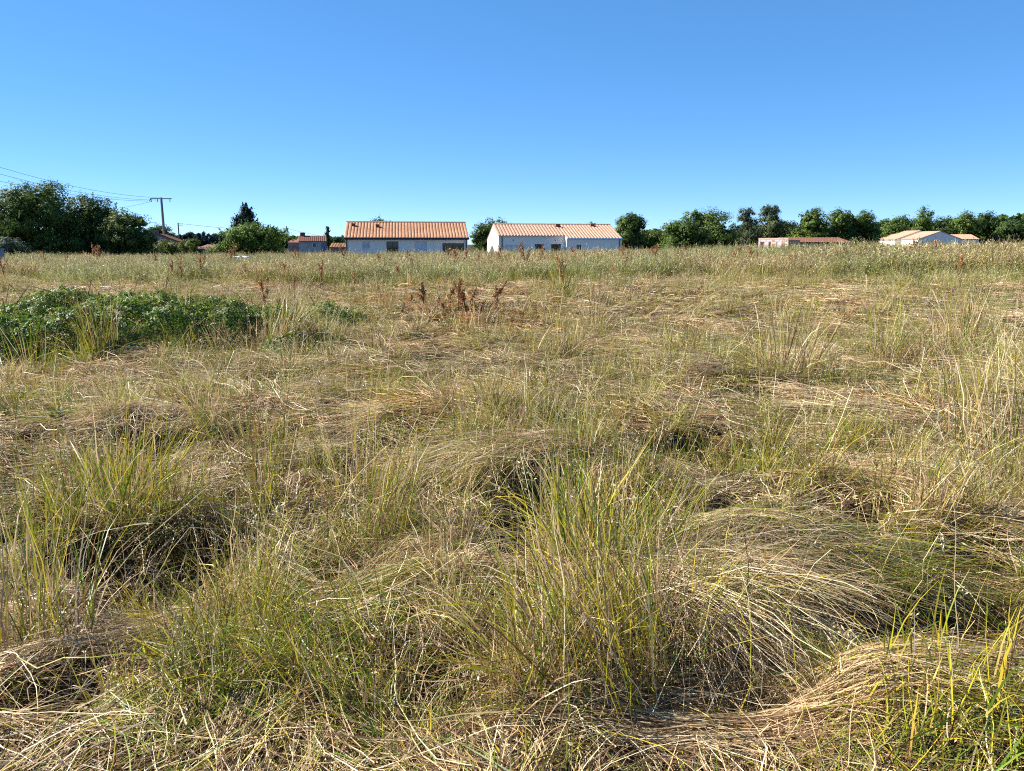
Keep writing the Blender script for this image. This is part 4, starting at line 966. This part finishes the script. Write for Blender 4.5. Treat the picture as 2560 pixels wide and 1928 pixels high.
def bramble(name, label, pts, nleaf, nparts, hmax):
    """pts: photo pixels of mound feet with radius and height"""
    md = [(gpix(px, py), r, h) for px, py, r, h in pts]
    cx = sum(p.x for p, r, h in md)/len(md); cy = sum(p.y for p, r, h in md)/len(md); cz = gz(cx, cy)
    t = empty(name, (cx, cy, cz)); tag(t, label, 'bramble')
    def top(x, y):
        z = np.zeros_like(x)
        for p, r, h in md:
            d2 = ((x-p.x)/r)**2 + ((y-p.y)/(r*.8))**2
            z = z + h*np.clip(1-d2, 0, 1)
        z = .74*hmax*(1-np.exp(-1.9*z/hmax))
        return z*(.80+.42*fbm(x/.30, y/.30, 81, 3))
    lo = np.array([min(p.x-r for p, r, h in md), min(p.y-r for p, r, h in md)]); hi = np.array([max(p.x+r for p, r, h in md), max(p.y+r for p, r, h in md)])
    P = np.zeros((0, 3)); 
    while len(P) < nleaf:
        q = rng.uniform(lo, hi, (nleaf*3, 2)); h = top(q[:, 0], q[:, 1]); k = h > .06; q = q[k]; h = h[k]
        f = 1 - np.abs(rng.normal(0, .22, len(q))); f = np.clip(f, .05, 1.03)
        # leaves hang down the flanks facing outward as well
        P = np.concatenate([P, np.stack([q[:, 0], q[:, 1], ground(q[:, 0], q[:, 1]) + h*f], -1)])
    P = P[:nleaf]
    e = .05; nx_ = -(top(P[:,0]+e, P[:,1])-top(P[:,0]-e, P[:,1]))/(2*e); ny_ = -(top(P[:,0], P[:,1]+e)-top(P[:,0], P[:,1]-e))/(2*e)
    nr = unit(np.stack([np.clip(nx_,-1.2,1.2), np.clip(ny_,-1.2,1.2), np.ones(len(P))*.8], -1) + rng.normal(0, .38, (len(P), 3)))
    ax = unit(np.cross(nr, rng.normal(0, 1, (len(P), 3)))); ay = np.cross(nr, ax)
    col = pick(BCOL, len(P))*np.array([1, 1, 1.0]); sz = rng.uniform(.75, 1.35, len(P))
    vis = (P[:, 1] - 1.2*(P[:, 2]))                          # nearest, highest leaves become single parts
    order = np.argsort(vis); single = set(order[:nparts*4:4].tolist())
    G = Geo(); rest = np.array([i for i in range(len(P)) if i not in single])
    for v in range(5):
        ii = rest[v::5]; LV, LF = BL[v]
        X = P[ii][:, None] + sz[ii][:, None, None]*(LV[None, :, 0:1]*ax[ii][:, None] + LV[None, :, 1:2]*ay[ii][:, None] + LV[None, :, 2:3]*nr[ii][:, None])
        X -= np.array([cx, cy, cz])
        Fq_ = (np.arange(len(ii))*len(LV))[:, None, None] + LF[None]
        G.add(X.reshape(-1, 3), Fq_.reshape(-1, 3), np.repeat(col[ii], len(LV), 0))
    tag(obj('foliage', G.mesh('foliage', M['bramble']), t), kind='stuff')
    lm = []
    for v in range(5):
        for c in BCOL[[0, 1, 3]]:
            LV, LF = BL[v]; lm.append(mesh_np('leaf', LV, LF, M['bramble'], np.repeat(c[None]*rng.uniform(.85, 1.15), len(LV), 0)))
    for i in single:
        o = obj('leaf', random.choice(lm), t)
        mt = Matrix((Vector(ax[i]), Vector(ay[i]), Vector(nr[i]))).transposed().to_4x4()
        o.matrix_local = Matrix.Translation(Vector(P[i]) - Vector((cx, cy, cz))) @ mt @ Matrix.Scale(float(sz[i]), 4)
    for k in range(18):                                      # arching canes
        p, r, h = random.choice(md); a = random.uniform(0, 6.28); q0 = Vector((p.x+random.uniform(-.4,.4)*r, p.y+random.uniform(-.3,.3)*r, 0)); q0.z = gz(q0.x, q0.y)
        q1 = q0 + Vector((math.cos(a)*r*.35, math.sin(a)*r*.3, h*1.02)); q2 = q0 + Vector((math.cos(a)*r*.85, math.sin(a)*r*.6, h*.72))
        m = MB(); o_ = Vector((cx, cy, cz)); m.tube([q0-o_, (q0*.4+q1*.6)-o_+Vector((0,0,h*.12)), q1-o_, (q1+q2)/2-o_+Vector((0,0,.03)), q2-o_], [.006,.006,.005,.004,.002], 5); m.build('cane', M['cane'], t)
    return t
bramble('bramble_patch', 'big dark green bramble patch with glossy leaves at the left', [(-60,905,1.15,.9),(40,900,1.1,.9),(190,892,1.05,.9),(330,885,1.05,.9),(460,875,1.05,.9),(570,870,.8,.8),(260,835,1.4,.9),(480,820,1.3,.9),(80,845,1.4,.9)], 22000, 280, 1.0)
bramble('bramble_patch', 'small thin bramble clump right of the big patch', [(650,860,.75,.7),(700,850,.75,.7),(770,840,.8,.66),(850,820,.8,.66),(720,890,.5,.3),(800,870,.5,.3)], 4600, 60, .85)

# ------------------------------------------------------------------ dock plants (rust brown seed spikes)
DOCKC = np.array([[.40,.17,.07],[.46,.21,.08],[.32,.14,.065],[.40,.23,.10],[.48,.26,.11]])
OLDC = np.array([[.28,.13,.06],[.34,.16,.07],[.22,.105,.05]])
def dock_parts(seed, h, cols, droop=0.0, nb=7, scale=1.0, dens=34):
    r = np.random.default_rng(seed); rr = random.Random(seed)
    st = MB(); pts = [Vector((0,0,-.03))]; lean = Vector((r.normal(0,.06), r.normal(0,.06), 0)); 
    for k in range(1, 6): pts.append(Vector((lean.x*k*h/2+r.normal(0,.006), lean.y*k*h/2+r.normal(0,.006), h*k/5)))
    st.tube(pts, [.008*scale,.007*scale,.006*scale,.005*scale,.004*scale,.002*scale], 5)
    G = Geo(); br = [(pts[2], pts[5], 1.0)]
    for k in range(nb):
        z = h*(.42+.45*k/nb); a = rr.uniform(0, 6.28); L = h*rr.uniform(.20, .40)*(1-.5*k/nb)
        i = min(4, int(z/h*5)); b0 = pts[i].lerp(pts[i+1], z/h*5-i)
        b1 = b0 + Vector((math.cos(a)*L*.48, math.sin(a)*L*.48, L*.85*(1-1.8*droop)))
        st.tube([b0, (b0+b1)/2+Vector((0,0,-.01)), b1], [.004*scale,.003*scale,.0015*scale], 4); br.append((b0.lerp(b1, .15), b1, .75))
    for b0, b1, w in br:
        n = int(dens*w*((b1-b0).length/.25)); s = r.random(n)
        P = np.array(b0)[None]*(1-s[:, None]) + np.array(b1)[None]*s[:, None] + r.normal(0, .0085*scale, (n, 3))*(1.3-s[:, None]*.9)
        a = unit(r.normal(0, 1, (n, 3))); b = unit(np.cross(a, r.normal(0, 1, (n, 3)))); z = r.uniform(.006, .013, (n, 1))*scale
        c = cols[r.integers(0, len(cols), n)]*r.uniform(.75, 1.2, (n, 1))
        G.add(*quads(P, a*z, b*z*.8, c))
    return st.mesh('stem', M['cane']), G.mesh('seed_head', M['dock'])
DV = [dock_parts(100+k, [.95,1.05,.85,1.0,.9,1.1][k], DOCKC, nb=[9,11,7,4,12,8][k], scale=1.7, dens=46) for k in range(6)]
DH = [dock_parts(200+k, .8, OLDC, droop=[.5,.75,.3][k], nb=10, scale=2.2, dens=60) for k in range(3)]
def dock(px, py, hpx, var, label, group=None, lean=(0, 0), pos=None):
    p = pos or gpix(px, py); p = Vector((p.x, p.y, gz(p.x, p.y)))
    t = empty('dock_plant', p, random.uniform(0, 6.28)); tag(t, label, 'plant', group)
    s = (hpx/F*p.y)/1.0; t.scale = (s, s, s); t.rotation_euler[0] = lean[0]; t.rotation_euler[1] = lean[1]
    obj('stem', var[0], t); tag(obj('seed_head', var[1], t), kind='stuff'); return t
# separate ones in front of the tall grass
dock(1175, 800, 130, DH[0], 'collapsed brown dock plant with drooping seed heads, largest of the two near the centre', lean=(.1, .15))
dock(1145, 800, 130, DV[4], 'upright rust brown dock spike rising left of the collapsed brown dock plant', lean=(0, -.25))
dock(1215, 780, 115, DH[1], 'arching dark brown dock plant just right of the leaning rust spike', lean=(0, .3))
dock(1060, 790, 105, DH[2], 'smaller drooping brown dock plant left of the collapsed pair', lean=(0, -.1))
for px, py, hp, v in [(1000,800,60,1),(1110,770,80,2),(1140,815,70,0),(1210,810,70,1),(1265,790,55,2),(1070,815,60,1),(1090,795,70,0),(1125,800,85,1),(1190,805,75,2),(1240,770,70,0),(1035,770,60,2),(1165,790,95,1)]:
    dock(px, py, hp, DH[v], 'low rusty dock stem in the collapsed clump left of centre', 'collapsed rusty dock clump', (random.uniform(-.5,.5), random.uniform(-.7,.7)))
dock(1415, 735, 95, DV[1], 'tall rust red dock behind the lone green tuft right of centre')
dock(1545, 730, 70, DV[3], 'single thin red dock spike standing alone in the straw right of centre')
dock(1010, 720, 75, DV[2], 'thin dark dock stalk leaning left above the bramble clump', lean=(0, -.35))
dock(668, 790, 110, DV[0], 'brown dock spike at the right edge of the big bramble patch')
dock(735, 760, 70, DV[5], 'short brown dock spike between the two bramble clumps')
dock(20, 720, 85, DV[5], 'reddish dock plant at the left edge of the picture')
for px, py, hp, v in [(428,712,75,0),(455,712,80,3),(325,700,50,2),(505,715,65,5),(615,712,60,4),(700,720,65,1),(800,725,75,0),(885,735,70,3),(910,715,65,2),(950,700,70,1),
                      (1040,700,70,3),(1130,700,75,4),(1165,690,75,0),(1240,692,80,1),(1320,700,85,5),(1360,690,70,4),(1440,690,80,0),(1480,690,75,2),(1620,690,75,1),(1680,690,70,3),
                      (1835,690,80,0),(1860,690,75,4),(1885,690,60,5),(1990,690,70,2),(2085,690,70,0),(2115,690,60,4),(2210,690,65,3),(2260,690,75,1),(2330,690,70,0),(2345,690,80,5),(2395,690,65,3),(2440,690,60,2),(2500,690,65,4),(2540,690,60,0),(1765,690,65,2),(1560,690,70,5)] + [(random.uniform(60,2540), random.uniform(672,700), random.uniform(45,68), random.randrange(6)) for _ in range(34)]:
    dock(px, py+random.uniform(-6, 4), hp*random.uniform(.9, 1.15), DV[v], 'rust brown dock spike standing in the edge of the tall pale grass', 'dock spikes in the tall grass', (random.uniform(-.1,.1), random.uniform(-.12,.12)))

# ------------------------------------------------------------------ individual grass tufts that stand out
def tuft(px, py, hpx, label, n=120, g=.7, wid=.0024, rad=.12, spread=.22, lean=None, stems=0, name='grass_tuft', yel=0.0, K=6, fall=.3):
    p = gpix(px, py); p = Vector((p.x, p.y, gz(p.x, p.y))); h = hpx/F*math.hypot(p.y, CAMZ)
    h *= 1.12
    t = empty(name, p); tag(t, label, 'grass tuft', 'upright grass tufts in the trampled field')
    n = int(n*1.3); r = rad*1.45*np.sqrt(rng.random(n)); a = rng.uniform(0, 6.28, n)
    root = np.stack([r*np.cos(a), r*np.sin(a), np.full(n, -.03)], -1)
    f = rng.random(n) < fall
    L = h*rng.uniform(.35, 1.1, n); e0 = np.where(f, rng.uniform(.3, 1.1, n), np.clip(1.52-np.abs(rng.normal(0, spread, n)), .3, 1.57))
    hd = a + rng.normal(0, .7, n) if lean is None else rng.normal(lean, .9, n)
    C = arcs(root, hd, L, e0, np.where(f, rng.uniform(-.9, .1, n), e0-np.abs(rng.normal(.25, .4, n))), K, rng.normal(0, .4, n), lambda x, y: ground(x+p.x, y+p.y)-p.z, rng.uniform(0, .06, n), p=1.7, jit=.03)
    c = mixcol(n, g, .10); u = rng.random(n) < yel; c = np.where(u[:, None], pick(YEL, n), c)
    c0 = np.where((rng.random(n) < .35)[:, None], pick(BROWN, n)*1.5, c*.85)
    half = np.concatenate([np.linspace(.8, 1, K//2), np.linspace(1, .15, K-K//2)])[None, :]*(wid*rng.uniform(.45, 1.5, n))[:, None]
    G = Geo(); G.add(*ribbons(C, half, sides(C, rng.uniform(0, 3.14, n)), c0, c*1.05)); obj('blades', G.mesh('blades', M['grass']), t)
    if stems:
        a = rng.uniform(0, 6.28, stems); r = rad*.7*np.sqrt(rng.random(stems)); root = np.stack([r*np.cos(a), r*np.sin(a), np.full(stems, -.02)], -1)
        e0 = np.clip(1.5-np.abs(rng.normal(0, spread*.7, stems)), .4, 1.57)
        C = arcs(root, a if lean is None else rng.normal(lean, .6, stems), h*rng.uniform(.9, 1.35, stems), e0, e0-np.abs(rng.normal(.15, .2, stems)), 6, rng.normal(0, .2, stems), p=2)
        c = mixcol(stems, .5, .1); G = Geo(); G.add(*ribbons(C, np.linspace(1, .4, 6)[None]*np.full((stems, 1), wid*.9), sides(C, rng.uniform(0, 3.14, stems)), c, c))
        G.add(*seed_spray(C, .18, 9, .007, pick(STRAW*.8, stems))); obj('flower_stems', G.mesh('flower_stems', M['grass']), t)
    return t
TUFTS = [
 (1480,1730,400,'large foreground clump of drooping straw and green, right of centre',540,.5,.0019,.22,.5,2.6,24,.3),
 (1580,1650,330,'loose upright grass behind the large drooping foreground clump',190,.55,.0018,.2,.4,.2,16,.15),
 (290,1310,260,'broad yellow green grass tuft in the left foreground',330,.75,.0024,.22,.30,None,14,.3),
 (255,910,170,'tall narrow olive tuft in front of the bramble patch',150,.75,.004,.13,.10,None,12,.2),
 (360,860,120,'upright olive stems against the middle of the bramble patch',90,.7,.004,.16,.12,None,6,.2),
 (480,850,130,'brownish upright stems at the right part of the bramble patch',90,.5,.004,.18,.14,None,6,.1),
 (660,1250,320,'tall slim green stems left of centre, reaching above the straw',80,.75,.002,.08,.10,None,16,.2),
 (700,880,150,'grey green sheaf of grass leaning right beside the bramble',170,.5,.0036,.18,.45,.4,10,.0),
 (880,1200,330,'tall sparse green and red stems left of the picture centre',90,.6,.0022,.14,.12,None,22,.2),
 (1405,745,85,'lone bushy green tuft standing in straw right of centre',110,.65,.006,.18,.16,None,8,.2),
 (960,1320,260,'dark olive tuft leaning right near the picture centre',140,.65,.0024,.12,.25,.3,12,.1),
 (1440,1480,330,'tall green blades rising behind the large foreground clump',150,.8,.0024,.12,.2,1.9,14,.25),
 (1560,1420,260,'green stems fanning up right of the large foreground clump',120,.8,.0022,.12,.3,.5,12,.2),
 (1870,1130,130,'short bright green tuft right of centre',160,.85,.003,.16,.3,None,6,.35),
 (1700,900,110,'yellow green tuft left of the brown grass clump on the right',90,.7,.0042,.14,.2,None,6,.3),
 (1960,960,180,'brown stemmed grass clump standing right of centre',190,.3,.0034,.24,.2,None,18,.0),
 (2210,900,170,'tall thin olive stems right of the brown grass clump',70,.6,.0034,.10,.1,None,12,.1),
 (2400,900,190,'pale grey green stems in the right middle distance',110,.4,.0034,.18,.12,None,14,.0),
 (2440,850,120,'olive rounded tuft with reddish base at the right',160,.6,.0044,.22,.2,None,8,.1),
 (2500,1160,330,'tall pale straw stems at the right edge',170,.3,.0024,.28,.18,2.6,20,.0),
 (560,1640,210,'fine yellow green foreground tuft left of the dark hollow',280,.85,.0018,.16,.35,None,10,.3),
 (760,1660,200,'dense green fine grass in the foreground left of centre',480,.8,.0016,.24,.55,3.6,8,.1),
 (1000,1880,150,'pale green leafy sprout at the bottom left of centre',110,.9,.0026,.10,.5,2.4,2,.0),
 (2480,1928,260,'bright green stems in the bottom right corner',120,.95,.0028,.26,.25,.8,6,.3),
 (2330,1900,160,'light green arching grass at the bottom right',120,.9,.0022,.2,.5,.3,4,.2),
 (110,1640,420,'tall brown and green sheaf leaning at the left edge',150,.4,.0022,.14,.22,2.2,22,.1),
 (80,950,130,'olive stems at the left edge below the bramble patch',80,.65,.0038,.14,.15,None,8,.2),
 (330,1740,140,'small mixed tuft in the lower left foreground',90,.6,.0018,.10,.3,None,4,.2),
 (1180,1420,150,'fine straw and green tuft above the big foreground clump',130,.45,.0018,.18,.3,None,8,.1),
 (1320,900,120,'small green tuft in the middle of the straw field',80,.75,.0038,.14,.2,None,6,.2),
]
for q in TUFTS:
    tuft(*q[:10], stems=q[10], yel=q[11])
# long loose stems lying across the foreground
LG = Geo()
n = 150; P = wedge(n, 2.2, 6.0, .7, 0); x, y = P.T
C = arcs(np.stack([x, y, ground(x, y)+.02], -1), rng.uniform(0, 6.28, n), rng.uniform(.4, 1.0, n), rng.uniform(.15, .9, n), rng.uniform(-.3, .5, n), 8, rng.normal(0, .25, n), ground, rng.uniform(.03, .14, n), jit=.02, kink=np.where(rng.random(n) < .3, rng.uniform(.3, .8, n), 2))
c = mixcol(n, .55, .12); LG.add(*ribbons(C, np.linspace(1, .6, 8)[None]*(.0017*rng.uniform(.7, 1.4, n))[:, None], sides(C, rng.normal(0, .5, n)), c, c))
m_ = rng.random(n) < .5; LG.add(*seed_spray(C[m_], .2, 10, .008, pick(STRAW, m_.sum())))
tag(obj('loose_stems', LG.mesh('loose_stems', M['grass'])), 'long loose grass stems lying across the foreground', 'grass', kind='stuff')

# grey green felted weed left of centre, its leaves broad
p = gpix(152, 1085); p.z = gz(p.x, p.y); t = empty('mullein_plant', p); tag(t, 'grey green broad leaved weed standing in the straw at the left', 'plant')
GRY = np.array([[.13,.17,.13],[.16,.20,.16],[.11,.145,.11]])
h = 70/F*p.y
for k in range(9):
    a = random.uniform(0, 6.28); el = random.uniform(.5, 1.35); L = h*random.uniform(.5, .95); d = Vector((math.cos(a)*math.cos(el), math.sin(a)*math.cos(el), math.sin(el))); s_ = Vector((-math.sin(a), math.cos(a), 0)); z0 = h*.12*random.random()*3
    V = []; 
    for j in range(6):
        f = j/5; w_ = L*.20*math.sin(math.pi*min(.97, .12+.85*f)); c_ = Vector((0,0,z0)) + d*L*f - Vector((0,0,L*.25*f*f))
        V += [c_ - s_*w_ + Vector((0,0,w_*.25)), c_, c_ + s_*w_ + Vector((0,0,w_*.25))]
    Fq_ = [[j*3+i, j*3+i+1, j*3+i+4, j*3+i+3] for j in range(5) for i in range(2)]
    obj('leaf', mesh_np('leaf', np.array([tuple(v) for v in V]), np.array(Fq_), M['leaf'], np.repeat(pick(GRY, 1), 18, 0), True), t)
m = MB(); m.tube([(0,0,-.02),(.01,0,h*.5),(0,.01,h*.95)], [.008,.006,.003], 5); m.build('stem', M['cane'], t)

# white sheet glimpsed in the tall grass and the blue grey post at the left edge
p = at(604, 641, 29); p.z = gz(p.x, p.y)
V = []; nx_, ny_ = 9, 5; zt = at(604, 641, 29).z
for j in range(ny_):
    for i in range(nx_):
        V.append(((i/8-.5)*.52, (j/4-.5)*.4, zt-p.z+.03*math.sin(i*1.7)*math.cos(j*1.3) - .05*abs(i/8-.5)))
Fq_ = [[j*nx_+i, j*nx_+i+1, (j+1)*nx_+i+1, (j+1)*nx_+i] for j in range(ny_-1) for i in range(nx_-1)]
o = obj('plastic_sheet', mesh_np('plastic_sheet', np.array(V), np.array(Fq_), M['whiteplastic'], smooth=True)); o.location = p
tag(o, 'flat white sheet caught in the tall grass left of centre', 'sheet'); sd = o.modifiers.new('thickness', 'SOLIDIFY'); sd.thickness = .01
p = at(4, 655, 34); p.z = gz(p.x, p.y); zt = at(4, 622, 34).z - p.z
t = empty('fence_post', p); tag(t, 'blue grey post at the left edge in front of the trees', 'post')
m = MB(); m.box(-.10, .10, -.08, .08, -.1, zt-.05); m.build('post', M['bluepost'], t); m = MB(); m.box(-.12, .12, -.10, .10, zt-.05, zt); m.build('cap', M['bluepost'], t)
